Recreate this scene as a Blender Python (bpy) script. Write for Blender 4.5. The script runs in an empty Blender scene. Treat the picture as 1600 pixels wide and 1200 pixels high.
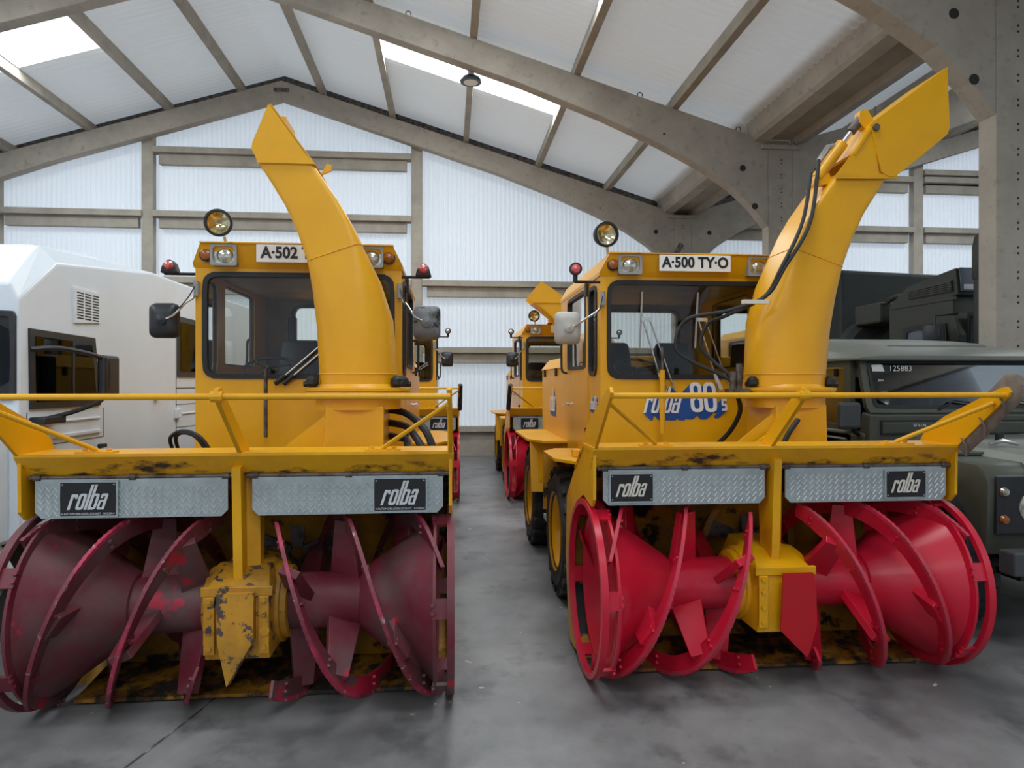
import bpy, bmesh, math, random
from mathutils import Vector, Matrix
random.seed(7)
PI = math.pi
scene = bpy.context.scene
C = scene.collection

# ------------------------------------------------------------------ camera
cam_d = bpy.data.cameras.new('camera')
cam_d.sensor_fit = 'HORIZONTAL'; cam_d.sensor_width = 36.0
cam_d.lens = 1080.0 / 1600.0 * 36.0
cam_d.clip_end = 200
cam = bpy.data.objects.new('camera', cam_d); C.objects.link(cam)
YAW = math.atan(100.0 / 1080.0)
cam.location = (0, 0, 1.6)
cam.rotation_euler = (PI / 2, 0, -YAW)
scene.camera = cam

# ------------------------------------------------------------------ sky and exposure
world = bpy.data.worlds.new('overcast_sky'); scene.world = world
world.use_nodes = True
bg = world.node_tree.nodes['Background']
bg.inputs['Color'].default_value = (0.89, 0.95, 1.0, 1)
bg.inputs['Strength'].default_value = 1.5
vs = scene.view_settings
vs.view_transform = 'Standard'; vs.look = 'None'; vs.gamma = 1.0
vs.use_curve_mapping = False
vs.exposure = 0.62
# daylight entering through the roof skylights: one area light under each pair of skylight sheets
SKY_ROWS = [(11.75, 12.8), (7.85, 8.9), (2.6, 3.65), (-2.0, -.95), (-6.6, -5.55)]
def skylight(x0, x1, z0, z1, y0, y1, power):
    ld = bpy.data.lights.new('skylight_daylight', 'AREA'); ld.shape = 'RECTANGLE'
    ld.size = math.hypot(x1 - x0, z1 - z0); ld.size_y = y1 - y0
    ld.energy = power * ld.size * ld.size_y; ld.color = (0.93, 0.975, 1.0)
    lo = bpy.data.objects.new('skylight_daylight', ld); C.objects.link(lo)
    lo.location = ((x0 + x1) / 2, (y0 + y1) / 2, (z0 + z1) / 2 - .03)
    lo.rotation_euler = (0, math.atan2(-(z1 - z0), x1 - x0), 0)
for _y0, _y1 in SKY_ROWS:
    for _x0, _x1 in ((-1.14, 1.94), (-9.04, -5.96), (8.62, 11.7)):
        _z = lambda x: 8.1 - .305 * (abs(x + 3.55) if x < 5.28 else abs(x - 14.11)) + .19
        skylight(_x0, _x1, _z(_x0), _z(_x1), _y0 + .02, _y1 - .02, 26.0)


# ------------------------------------------------------------------ materials
MATS = {}
def mat(name, col, rough=0.5, metal=0.0, col2=None, nscale=4.0, lo=0.4, hi=0.7, col3=None, n3=20.0, lo3=0.6, hi3=0.66,
        bump=0.0, bscale=60.0, spec=0.5, coat=0.0, stretch=None, rough2=None, detail=6.0):
    m = bpy.data.materials.new(name); m.use_nodes = True
    nt = m.node_tree; N = nt.nodes; L = nt.links
    b = N['Principled BSDF']
    b.inputs['Roughness'].default_value = rough
    b.inputs['Metallic'].default_value = metal
    b.inputs['Specular IOR Level'].default_value = spec
    if coat: b.inputs['Coat Weight'].default_value = coat; b.inputs['Coat Roughness'].default_value = 0.15
    tc = N.new('ShaderNodeTexCoord')
    src = tc.outputs['Object']
    if stretch:
        mp = N.new('ShaderNodeMapping'); mp.inputs['Scale'].default_value = stretch
        L.new(src, mp.inputs['Vector']); src = mp.outputs['Vector']
    out = None
    def noise(sc, lo, hi):
        n = N.new('ShaderNodeTexNoise'); n.inputs['Scale'].default_value = sc
        n.inputs['Detail'].default_value = detail; n.inputs['Roughness'].default_value = 0.62
        L.new(src, n.inputs['Vector'])
        r = N.new('ShaderNodeMapRange'); r.inputs[1].default_value = lo; r.inputs[2].default_value = hi
        L.new(n.outputs['Fac'], r.inputs[0])
        return r.outputs[0]
    c1 = (*col, 1)
    if col2 is None:
        b.inputs['Base Color'].default_value = c1
    else:
        mx = N.new('ShaderNodeMix'); mx.data_type = 'RGBA'
        mx.inputs['A'].default_value = c1; mx.inputs['B'].default_value = (*col2, 1)
        f = noise(nscale, lo, hi)
        L.new(f, mx.inputs['Factor']); out = mx.outputs['Result']
        if rough2 is not None:
            rr = N.new('ShaderNodeMapRange'); rr.inputs[3].default_value = rough; rr.inputs[4].default_value = rough2
            L.new(f, rr.inputs[0]); L.new(rr.outputs[0], b.inputs['Roughness'])
        if col3 is not None:
            mx2 = N.new('ShaderNodeMix'); mx2.data_type = 'RGBA'
            mx2.inputs['B'].default_value = (*col3, 1)
            L.new(out, mx2.inputs['A']); L.new(noise(n3, lo3, hi3), mx2.inputs['Factor']); out = mx2.outputs['Result']
        L.new(out, b.inputs['Base Color'])
    if bump:
        n = N.new('ShaderNodeTexNoise'); n.inputs['Scale'].default_value = bscale; n.inputs['Detail'].default_value = 4
        L.new(src, n.inputs['Vector'])
        bp = N.new('ShaderNodeBump'); bp.inputs['Strength'].default_value = bump; bp.inputs['Distance'].default_value = 0.01
        L.new(n.outputs['Fac'], bp.inputs['Height']); L.new(bp.outputs['Normal'], b.inputs['Normal'])
    MATS[name] = m
    return m

YEL = (0.82, 0.41, 0.004)
M_yel = mat('yellow_paint', YEL, 0.34, col2=(0.74, 0.345, 0.005), nscale=2.2, lo=0.35, hi=0.75, bump=0.02, bscale=30)
M_yel_worn = mat('yellow_paint_chipped', (0.56, 0.26, 0.012), 0.5, col2=(0.30, 0.15, 0.02), nscale=5, lo=0.42, hi=0.7,
                 col3=(0.07, 0.05, 0.042), n3=11, lo3=0.555, hi3=0.58, bump=0.15, bscale=40)
M_yel_dirty = mat('yellow_paint_dirty', (0.55, 0.25, 0.01), 0.55, col2=(0.2, 0.105, 0.02), nscale=2.5, lo=0.42, hi=0.62,
                  col3=(0.022, 0.018, 0.015), n3=3.2, lo3=0.52, hi3=0.57, bump=0.1)
M_yel_rust = mat('yellow_paint_rust_spots', YEL, 0.4, col2=(0.66, 0.30, 0.01), nscale=3, lo=0.4, hi=0.7,
                 col3=(0.09, 0.035, 0.015), n3=3.2, lo3=0.66, hi3=0.72)
M_scrap = mat('worn_scraper_steel', (0.40, 0.19, 0.012), 0.6, col2=(0.022, 0.018, 0.015), nscale=5, lo=0.44, hi=0.52,
              col3=(0.2, 0.075, 0.015), n3=14, lo3=0.5, hi3=0.62, bump=0.2)
M_red = mat('red_paint', (0.58, 0.008, 0.032), 0.3, col2=(0.50, 0.016, 0.04), nscale=3, lo=0.4, hi=0.75,
            col3=(0.56, 0.07, 0.10), n3=5, lo3=0.6, hi3=0.85, bump=0.02)
M_maroon = mat('dusty_maroon_paint', (0.15, 0.013, 0.026), 0.5, col2=(0.125, 0.062, 0.064), nscale=2.6, lo=0.42, hi=0.62,
               col3=(0.50, 0.013, 0.045), n3=2.4, lo3=0.605, hi3=0.64, bump=0.06)
M_edge = mat('scuffed_pink_edge', (0.17, 0.022, 0.038), 0.5, col2=(0.42, 0.03, 0.075), nscale=3, lo=0.5, hi=0.6, col3=(0.4, 0.3, 0.3), n3=25, lo3=0.6, hi3=0.68)
M_redge = mat('scuffed_red_edge', (0.55, 0.025, 0.06), 0.4, col2=(0.4, 0.04, 0.06), nscale=7, lo=0.45, hi=0.6, col3=(0.22, 0.08, 0.06), n3=20, lo3=0.62, hi3=0.7)
M_redplate = mat('bright_red_plate', (0.52, 0.004, 0.012), 0.35, col2=(0.45, 0.005, 0.014), nscale=4)
M_black = mat('black_rubber', (0.012, 0.013, 0.015), 0.55)
M_blackgl = mat('black_plastic', (0.016, 0.018, 0.022), 0.4, col2=(0.03, 0.032, 0.036), nscale=8)
M_tyre = mat('tyre_rubber', (0.018, 0.018, 0.019), 0.75, col2=(0.04, 0.038, 0.036), nscale=9, bump=0.1)
M_steel = mat('galvanised_steel', (0.48, 0.54, 0.55), 0.42, 0.55, col2=(0.36, 0.41, 0.42), nscale=9, lo=0.35, hi=0.7)
M_tread = mat('tread_ridges', (0.62, 0.68, 0.69), 0.4, 0.5)
M_dsteel = mat('grimy_steel', (0.14, 0.12, 0.11), 0.5, 0.4, col2=(0.06, 0.035, 0.025), nscale=12, lo=0.45, hi=0.6)
M_chrome = mat('bright_steel', (0.62, 0.63, 0.64), 0.22, 0.9)
M_gmirror = mat('worn_grey_mirror_back', (0.17, 0.185, 0.2), 0.5, col2=(0.02, 0.02, 0.022), nscale=11, lo=0.52, hi=0.6)
M_pmirror = mat('pale_mirror_back', (0.5, 0.48, 0.44), 0.5, col2=(0.38, 0.37, 0.34), nscale=6)
M_bump = mat('dark_grey_bumper', (0.06, 0.065, 0.07), 0.45)
M_white = mat('white_plate', (0.82, 0.82, 0.80), 0.4)
M_blk_print = mat('black_print', (0.01, 0.01, 0.012), 0.45)
M_blue = mat('blue_print', (0.015, 0.09, 0.36), 0.4)
M_cream = mat('cream_print', (0.72, 0.69, 0.6), 0.4)
M_silver = mat('silver_print', (0.66, 0.68, 0.7), 0.35)
M_amber = mat('amber_lens', (0.36, 0.10, 0.008), 0.2, coat=0.5, col2=(0.2, 0.05, 0.008), nscale=40)
M_orange = mat('orange_beacon_lens', (0.9, 0.22, 0.02), 0.2, coat=0.5)
M_redlens = mat('red_lens', (0.62, 0.05, 0.06), 0.15, coat=0.6, col2=(0.75, 0.25, 0.25), nscale=40)
M_lens = mat('lamp_reflector', (0.75, 0.74, 0.68), 0.15, 0.8, col2=(0.42, 0.38, 0.28), nscale=22, lo=0.4, hi=0.6)
M_lens_y = mat('worklamp_reflector', (0.85, 0.78, 0.55), 0.12, 0.8, col2=(0.5, 0.38, 0.14), nscale=16, lo=0.4, hi=0.6)
M_greypl = mat('grey_lamp_surround', (0.30, 0.31, 0.31), 0.5)
M_interior = mat('cab_interior_trim', (0.33, 0.22, 0.09), 0.6, col2=(0.22, 0.15, 0.07), nscale=5)
M_seat = mat('black_seat_vinyl', (0.014, 0.014, 0.016), 0.5)
M_wtruck = mat('white_truck_paint', (0.77, 0.85, 0.93), 0.30, col2=(0.73, 0.79, 0.84), nscale=1.5, lo=0.4, hi=0.8)
M_line = mat('panel_gap', (0.12, 0.12, 0.12), 0.6)
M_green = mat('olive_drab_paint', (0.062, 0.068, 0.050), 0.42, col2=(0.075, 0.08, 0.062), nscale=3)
M_green_lt = mat('light_olive_paint', (0.17, 0.18, 0.155), 0.42, col2=(0.2, 0.21, 0.185), nscale=4)  # paler olive than the body, for roof, bonnet and trim
M_green_dk = mat('dark_olive_paint', (0.03, 0.033, 0.026), 0.55, col2=(0.038, 0.04, 0.03), nscale=3)
M_tarp = mat('dark_green_tarpaulin', (0.014, 0.02, 0.018), 0.65, col2=(0.02, 0.026, 0.023), nscale=5, bump=0.1, bscale=12)
M_canvas = mat('brown_canvas_sleeve', (0.19, 0.15, 0.115), 0.8, col2=(0.12, 0.095, 0.075), nscale=14, bump=0.2)
M_hood_blue = mat('grey_blue_panel', (0.09, 0.115, 0.15), 0.35)
M_conc = mat('concrete', (0.43, 0.385, 0.325), 0.85, col2=(0.33, 0.295, 0.25), nscale=1.8, lo=0.35, hi=0.72,
             col3=(0.25, 0.225, 0.195), n3=9, lo3=0.56, hi3=0.8, bump=0.12, bscale=45)
M_conc_girt = mat('concrete_girt', (0.42, 0.38, 0.32), 0.85, col2=(0.31, 0.28, 0.235), nscale=2.5, lo=0.35, hi=0.7, bump=0.1)
M_hole = mat('dark_hole', (0.03, 0.027, 0.024), 0.9)
M_roof = None
M_floor = mat('concrete_floor', (0.135, 0.135, 0.136), 0.36, col2=(0.30, 0.298, 0.295), nscale=0.9, lo=0.40, hi=0.66,
              col3=(0.075, 0.075, 0.077), n3=2.7, lo3=0.53, hi3=0.72, bump=0.04, bscale=6, rough2=0.5, detail=12, spec=0.45, stretch=(1.0, 0.8, 1.0))
M_joint = mat('floor_joint', (0.06, 0.058, 0.055), 0.8, col2=(0.3, 0.29, 0.28), nscale=10, lo=0.5, hi=0.6)
M_speck = mat('floor_paint_flecks', (0.5, 0.5, 0.49), 0.7)

def stain_lip(name):
    m = M_yel_rust.copy(); m.name = name; nt = m.node_tree; N = nt.nodes; L = nt.links; b = N['Principled BSDF']
    prev = b.inputs['Base Color'].links[0].from_socket
    tc = N.new('ShaderNodeTexCoord'); sx = N.new('ShaderNodeSeparateXYZ'); L.new(tc.outputs['Object'], sx.inputs[0])
    zr_ = N.new('ShaderNodeMapRange'); zr_.inputs[1].default_value = 1.262; zr_.inputs[2].default_value = 1.155; L.new(sx.outputs['Z'], zr_.inputs[0])
    # seepage below the three hinge lugs of each flap: ripples along x, narrow at the lugs
    ns = N.new('ShaderNodeTexNoise'); ns.inputs['Scale'].default_value = 5.0; ns.inputs['Detail'].default_value = 7; ns.inputs['Roughness'].default_value = .65
    mp = N.new('ShaderNodeMapping'); mp.inputs['Scale'].default_value = (.8, 1, 2.2); L.new(tc.outputs['Object'], mp.inputs[0]); L.new(mp.outputs[0], ns.inputs['Vector'])
    ad = N.new('ShaderNodeMath'); ad.operation = 'MULTIPLY_ADD'; ad.inputs[1].default_value = .27; L.new(zr_.outputs[0], ad.inputs[0]); L.new(ns.outputs['Fac'], ad.inputs[2])
    st = N.new('ShaderNodeMapRange'); st.inputs[1].default_value = .70; st.inputs[2].default_value = .80; L.new(ad.outputs[0], st.inputs[0])
    mx = N.new('ShaderNodeMix'); mx.data_type = 'RGBA'; mx.inputs['B'].default_value = (.045, .022, .012, 1)
    L.new(prev, mx.inputs['A']); L.new(st.outputs[0], mx.inputs['Factor']); L.new(mx.outputs['Result'], b.inputs['Base Color']); return m
M_lip = stain_lip('yellow_paint_rust_seepage')

def glass_mat(name, tint, refl=(0.9, 0.95, 1)):
    m = bpy.data.materials.new(name); m.use_nodes = True
    nt = m.node_tree; N = nt.nodes; L = nt.links
    for n in list(N): N.remove(n)
    o = N.new('ShaderNodeOutputMaterial'); t = N.new('ShaderNodeBsdfTransparent'); t.inputs[0].default_value = (*tint, 1)
    g = N.new('ShaderNodeBsdfGlossy'); g.inputs['Roughness'].default_value = 0.03; g.inputs[0].default_value = (*refl, 1)
    f = N.new('ShaderNodeFresnel'); f.inputs[0].default_value = 1.5
    mx = N.new('ShaderNodeMixShader')
    L.new(f.outputs[0], mx.inputs[0]); L.new(t.outputs[0], mx.inputs[1]); L.new(g.outputs[0], mx.inputs[2])
    L.new(mx.outputs[0], o.inputs[0]); return m
M_glass = glass_mat('window_glass', (0.84, 0.86, 0.83))
M_glass_dk = glass_mat('tinted_glass', (0.10, 0.12, 0.12), (0.5, 0.53, 0.56))

def sheet_mat(name, diff, trans, fac):
    m = bpy.data.materials.new(name); m.use_nodes = True
    nt = m.node_tree; N = nt.nodes; L = nt.links
    for n in list(N): N.remove(n)
    o = N.new('ShaderNodeOutputMaterial')
    d = N.new('ShaderNodeBsdfDiffuse'); d.inputs[0].default_value = (*diff, 1)
    t = N.new('ShaderNodeBsdfTranslucent'); t.inputs[0].default_value = (*trans, 1)
    mx = N.new('ShaderNodeMixShader'); mx.inputs[0].default_value = fac
    L.new(d.outputs[0], mx.inputs[1]); L.new(t.outputs[0], mx.inputs[2]); L.new(mx.outputs[0], o.inputs[0]); return m
M_wall = sheet_mat('translucent_wall_sheet', (0.74, 0.77, 0.80), (0.74, 0.80, 0.87), 0.30)
M_roof = sheet_mat('pale_roof_sheet', (0.74, 0.735, 0.725), (0.72, 0.78, 0.84), 0.12)  # slight translucency added to the opaque sheets to brighten the ceiling
M_sky = sheet_mat('skylight_sheet', (0.9, 0.9, 0.9), (0.97, 0.99, 1.0), 0.95)

# ------------------------------------------------------------------ mesh builder
class MB:
    def __init__(s): s.v = []; s.f = []
    def add(s, vs_, fs):
        n = len(s.v); s.v += [tuple(p) for p in vs_]; s.f += [tuple(i + n for i in f) for f in fs]; return s
    def hexa(s, b, t):   # 4 bottom pts, 4 top pts
        return s.add(list(b) + list(t), [(3, 2, 1, 0), (4, 5, 6, 7), (0, 1, 5, 4), (1, 2, 6, 5), (2, 3, 7, 6), (3, 0, 4, 7)])
    def box(s, x0, x1, y0, y1, z0, z1):
        return s.hexa([(x0, y0, z0), (x1, y0, z0), (x1, y1, z0), (x0, y1, z0)], [(x0, y0, z1), (x1, y0, z1), (x1, y1, z1), (x0, y1, z1)])
    def prism(s, poly, ax, a, b):
        m = {'x': lambda p, t: (t, p[0], p[1]), 'y': lambda p, t: (p[0], t, p[1]), 'z': lambda p, t: (p[0], p[1], t)}[ax]
        n = len(poly)
        return s.add([m(p, a) for p in poly] + [m(p, b) for p in poly],
                     [tuple(range(n)), tuple(range(2 * n - 1, n - 1, -1))] + [(i, (i + 1) % n, n + (i + 1) % n, n + i) for i in range(n)])
    def loft(s, rings, cap0=True, cap1=True):
        n = len(rings[0]); vs_ = [p for r in rings for p in r]; fs = []
        for k in range(len(rings) - 1):
            for i in range(n):
                j = (i + 1) % n; fs.append((k * n + i, k * n + j, (k + 1) * n + j, (k + 1) * n + i))
        if cap0: fs.append(tuple(range(n - 1, -1, -1)))
        if cap1: fs.append(tuple(range((len(rings) - 1) * n, len(rings) * n)))
        return s.add(vs_, fs)
    def tube(s, pts, r, n=8):
        P = [Vector(p) for p in pts]; rings = []; up = None
        for i, p in enumerate(P):
            d = (P[min(i + 1, len(P) - 1)] - P[max(i - 1, 0)]).normalized()
            if up is None: up = Vector((0, 0, 1)) if abs(d.z) < 0.9 else Vector((0, 1, 0))
            a = d.cross(up).normalized(); b = a.cross(d).normalized(); up = b
            rr = r[i] if isinstance(r, (list, tuple)) else r
            rings.append([tuple(p + a * rr * math.cos(2 * PI * k / n) + b * rr * math.sin(2 * PI * k / n)) for k in range(n)])
        return s.loft(rings)
    def lathe(s, prof, c, d, n=24, cap=True):  # prof [(r,t)], along direction d from c
        c = Vector(c); d = Vector(d).normalized()
        a = d.cross(Vector((0, 0, 1)) if abs(d.z) < 0.9 else Vector((0, 1, 0))).normalized(); b = d.cross(a)
        rings = [[tuple(c + d * t + (a * math.cos(2 * PI * k / n) + b * math.sin(2 * PI * k / n)) * r) for k in range(n)] for r, t in prof]
        return s.loft(rings, cap, cap)
    def cyl(s, c, d, r, h, n=16):
        return s.lathe([(r, 0), (r, h)], c, d, n)
    def build(s, name, m, parent=None, smooth=35, bevel=0.0):
        me = bpy.data.meshes.new(name); me.from_pydata(s.v, [], s.f)
        bm = bmesh.new(); bm.from_mesh(me); bmesh.ops.recalc_face_normals(bm, faces=bm.faces)
        if bevel:
            es = [e for e in bm.edges if len(e.link_faces) == 2 and e.calc_face_angle(0) > 0.5]
            bmesh.ops.bevel(bm, geom=es, offset=bevel, segments=2, profile=0.5, affect='EDGES', clamp_overlap=True)
        bm.to_mesh(me); bm.free()
        if smooth:
            for p in me.polygons: p.use_smooth = True
            me.set_sharp_from_angle(angle=math.radians(smooth))
        me.materials.append(m)
        o = bpy.data.objects.new(name, me); C.objects.link(o)
        if parent: o.parent = parent
        if name in STUFF: o['kind'] = 'stuff'
        return o
STUFF = {'gearbox_bolt', 'flight_bolt', 'wheel_nut', 'bolt_hole', 'lifting_eye', 'hinge_lug', 'plate_rivet', 'tread_block'}

def smooth_path(pts, k=6):
    P = [Vector(p) for p in pts]; out = []
    for i in range(len(P) - 1):
        p0 = P[max(i - 1, 0)]; p1 = P[i]; p2 = P[i + 1]; p3 = P[min(i + 2, len(P) - 1)]
        for j in range(k):
            t = j / k
            out.append(0.5 * ((2 * p1) + (p2 - p0) * t + (2 * p0 - 5 * p1 + 4 * p2 - p3) * t * t + (3 * p1 - p0 - 3 * p2 + p3) * t ** 3))
    out.append(P[-1]); return out

def rr_radius(hw, hh, cr, ang):     # ray length to a rounded rectangle outline
    cx, sx = abs(math.cos(ang)), abs(math.sin(ang)); lo, hi = 0, hw + hh
    for _ in range(40):
        t = (lo + hi) / 2; qx = cx * t - hw + cr; qy = sx * t - hh + cr
        d = math.hypot(max(qx, 0), max(qy, 0)) + min(max(qx, qy), 0) - cr
        if d > 0: hi = t
        else: lo = t
    return lo
def ring_panel(mb, outer, inner, mp, w0, w1, n=56):
    """plate with a hole: outer=(u0,u1,v0,v1,corner), inner the same; mp(u,v,w)->xyz"""
    iu, iv = (inner[0] + inner[1]) / 2, (inner[2] + inner[3]) / 2
    ou = [(outer[0], outer[2]), (outer[1], outer[2]), (outer[1], outer[3]), (outer[0], outer[3])]
    angs = [2 * PI * k / n for k in range(n)]
    hw, hh = (inner[1] - inner[0]) / 2, (inner[3] - inner[2]) / 2
    for c in (1, -1):
        for d in (1, -1):
            angs.append(math.atan2(d * (hh - inner[4] * 0.3), c * (hw - inner[4] * 0.3)) % (2 * PI))
    angs += [math.atan2(p[1] - iv, p[0] - iu) % (2 * PI) for p in ou]
    angs = sorted(set(round(a, 5) for a in angs))
    def outr(a):
        if outer[4] > 0: return rr_radius((outer[1] - outer[0]) / 2, (outer[3] - outer[2]) / 2, outer[4], a)
        c, s_ = math.cos(a), math.sin(a); t = 1e9
        if c > 1e-9: t = min(t, (outer[1] - iu) / c)
        if c < -1e-9: t = min(t, (outer[0] - iu) / c)
        if s_ > 1e-9: t = min(t, (outer[3] - iv) / s_)
        if s_ < -1e-9: t = min(t, (outer[2] - iv) / s_)
        return t
    I = [(iu + math.cos(a) * rr_radius(hw, hh, inner[4], a), iv + math.sin(a) * rr_radius(hw, hh, inner[4], a)) for a in angs]
    O = [(iu + math.cos(a) * outr(a), iv + math.sin(a) * outr(a)) for a in angs]
    m = len(angs)
    V = [mp(*p, w0) for p in O] + [mp(*p, w0) for p in I] + [mp(*p, w1) for p in O] + [mp(*p, w1) for p in I]
    F = []
    for i in range(m):
        j = (i + 1) % m
        F += [(i, j, m + j, m + i), (2 * m + j, 2 * m + i, 3 * m + i, 3 * m + j), (j, i, 2 * m + i, 2 * m + j), (m + i, m + j, 3 * m + j, 3 * m + i)]
    mb.add(V, F); return mb
def pane(mb, inner, mp, w, n=48):
    iu, iv = (inner[0] + inner[1]) / 2, (inner[2] + inner[3]) / 2; hw, hh = (inner[1] - inner[0]) / 2, (inner[3] - inner[2]) / 2
    P = []
    for k in range(n):
        a = 2 * PI * k / n; r = rr_radius(hw, hh, inner[4], a); P.append(mp(iu + r * math.cos(a), iv + r * math.sin(a), w))
    mb.add(P, [tuple(range(n))]); return mb

def tag(o, label=None, cat=None, group=None, kind=None):
    if label: o['label'] = label
    if cat: o['category'] = cat
    if group: o['group'] = group
    if kind: o['kind'] = kind
    return o
def thing(name, loc, label, cat, group=None):
    o = bpy.data.objects.new(name, None); C.objects.link(o); o.location = loc; o.empty_display_size = 0.2
    return tag(o, label, cat, group)
def text_mesh(body, name, m, parent, size, mp_mat, xs=1.0, shear=0.0, bold=0.0, ext=0.001, align='CENTER', space=1.0):
    cu = bpy.data.curves.new('txt', 'FONT'); cu.body = body; cu.size = size; cu.shear = shear; cu.offset = bold; cu.extrude = ext
    cu.align_x = align; cu.align_y = 'CENTER'; cu.space_character = space; cu.resolution_u = 3
    o = bpy.data.objects.new('txt', cu); C.objects.link(o)
    bpy.context.view_layer.update()
    me = bpy.data.meshes.new_from_object(o.evaluated_get(bpy.context.evaluated_depsgraph_get()))
    bpy.data.objects.remove(o); bpy.data.curves.remove(cu)
    me.transform(mp_mat @ Matrix.Diagonal((xs, 1, 1, 1)))
    me.materials.clear(); me.materials.append(m); me.name = name
    o = bpy.data.objects.new(name, me); C.objects.link(o); o.parent = parent
    return o
def face_front(x, y, z, tilt=0):   # text in the XZ plane looking towards -Y
    return Matrix.Translation((x, y, z)) @ Matrix.Rotation(PI / 2 + tilt, 4, 'X')
def face_left(x, y, z):            # text on a side looking towards -X
    return Matrix.Translation((x, y, z)) @ Matrix.Rotation(-PI / 2, 4, 'Z') @ Matrix.Rotation(PI / 2, 4, 'X')

def glyph(mb, ch, x, mp, w0, w1):
    """heavy condensed logo letters; x-height .62, tall 1.0; returns advance"""
    t = .115
    def ring(x0, x1, z0, z1, cr=.09, tt=t): ring_panel(mb, (x0, x1, z0, z1, cr), (x0 + tt, x1 - tt, z0 + tt * .8, z1 - tt * .8, max(.02, cr - .06)), mp, w0, w1, 28)
    def bar(p): 
        n = len(p); dd = w1 * 1.25; mb.add([mp(*q, w0 + w1 * .1) for q in p] + [mp(*q, dd) for q in p], [tuple(range(n)), tuple(range(2 * n - 1, n - 1, -1))] + [(i, (i + 1) % n, n + (i + 1) % n, n + i) for i in range(n)])
    def rect(x0, x1, z0, z1): bar([(x0, z0), (x1, z0), (x1, z1), (x0, z1)])
    if ch == 'r':
        rect(x, x + t, 0, .62); bar([(x + t, .50), (x + .20, .50), (x + .20, .44), (x + .29, .44), (x + .29, .57), (x + .25, .62), (x + t, .62)]); return .33
    if ch == 'o': ring(x, x + .34, 0, .64); return .38
    if ch == 'l': rect(x, x + t, 0, 1.0); return .155
    if ch == 'b': rect(x, x + t, 0, 1.0); ring(x, x + .34, 0, .64); return .38
    if ch == 'a':
        ring(x, x + .33, 0, .39, .07, .1); rect(x + .215, x + .33, 0, .501); bar([(x + .03, .45), (x + .13, .45), (x + .13, .54), (x + .215, .54), (x + .215, .50), (x + .33, .50), (x + .33, .58), (x + .28, .64), (x + .08, .64), (x + .03, .59)]); return .37
    if ch == '8': ring(x + .02, x + .44, .50, 1.0, .16, .13); ring(x, x + .46, 0, .555, .18, .13); rect(x + .10, x + .36, .49, .57); return .50
    if ch == '0': ring(x, x + .46, 0, 1.0, .18, .13); return .52
    if ch == "'": rect(x, x + .07, .82, 1.0); return .09
    if ch == 's':
        bar([(x, 0), (x + .26, 0), (x + .32, .06), (x + .32, .30), (x + .26, .36), (x + .12, .36), (x + .12, .50), (x + .32, .50), (x + .32, .62), (x + .05, .62), (x, .57), (x, .30), (x + .05, .25), (x + .2, .25), (x + .2, .12), (x, .12)]); return .35
    return .2
def logo(word, name, m, parent, ox, oz, h, plane, shear=.28, xs=1.0, depth=.001, copies=((0, 0, 0),)):
    """plane(u, v, w): u along the writing, v up, w towards the viewer; copies are (du, dv, dw) offsets"""
    tot = sum(glyph(MB(), c, 0, lambda u, v, w: (u, v, w), 0, 1) for c in word)
    mb = MB()
    for du, dv, dw in copies:
        x = -tot / 2
        for c in word:
            x += glyph(mb, c, x, lambda u, v, w: plane(ox + (u + shear * (v - .4)) * h * xs + du, oz + (v - .42) * h + dv, w + dw), 0, depth)
    return mb.build(name, m, parent, 0)

# ================================================================== BUILDING
XR, ZR, SL = -3.55, 8.1, 0.305       # ridge x, rafter-top height, slope
XV = 5.28                            # valley column line
HALF = XV - XR                       # 8.83
YF = [15.3, 10.7, 6.1, 1.5, -3.1]    # frame lines
def zr(x):
    if x <= XV: return ZR - SL * abs(x - XR)
    return ZR - SL * abs(x - (XV + HALF))
XL = XR - HALF
XE = XV + 2 * HALF

fl = MB(); fl.add([(-40, -30, 0), (45, -30, 0), (45, 30, 0), (-40, 30, 0)], [(0, 1, 2, 3)])
floor = fl.build('floor', M_floor, None, 0); tag(floor, 'worn grey concrete workshop floor', None, None, 'structure')
j = MB()
jp = [(-1.62, 2.0), (-1.5, 2.35), (-1.42, 2.7), (-1.33, 3.05), (-1.21, 3.5), (-1.0, 4.6), (-0.6, 6.6)]
for (a, b) in zip(jp[:-1], jp[1:]):
    j.add([(a[0] - .006, a[1], .002), (a[0] + .006, a[1], .002), (b[0] + .006, b[1], .002), (b[0] - .006, b[1], .002)], [(0, 1, 2, 3)])
o = j.build('expansion_joint', M_joint, floor, 0)
sp = MB()
for _ in range(170):
    x = random.uniform(-2.5, 3.5); y = random.uniform(1.9, 8.5); r = random.uniform(.003, .011); a = random.uniform(0, PI)
    el = random.choice([1, 1, 1.6, 3.0])
    sp.add([(x + r * el * math.cos(t) * math.cos(a) - r * math.sin(t) * math.sin(a), y + r * el * math.cos(t) * math.sin(a) + r * math.sin(t) * math.cos(a), .0015)
            for t in [k * PI / 3 for k in range(6)]], [tuple(range(6))])
o = sp.build('paint_flecks', M_speck, floor, 0); o['kind'] = 'stuff'

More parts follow.
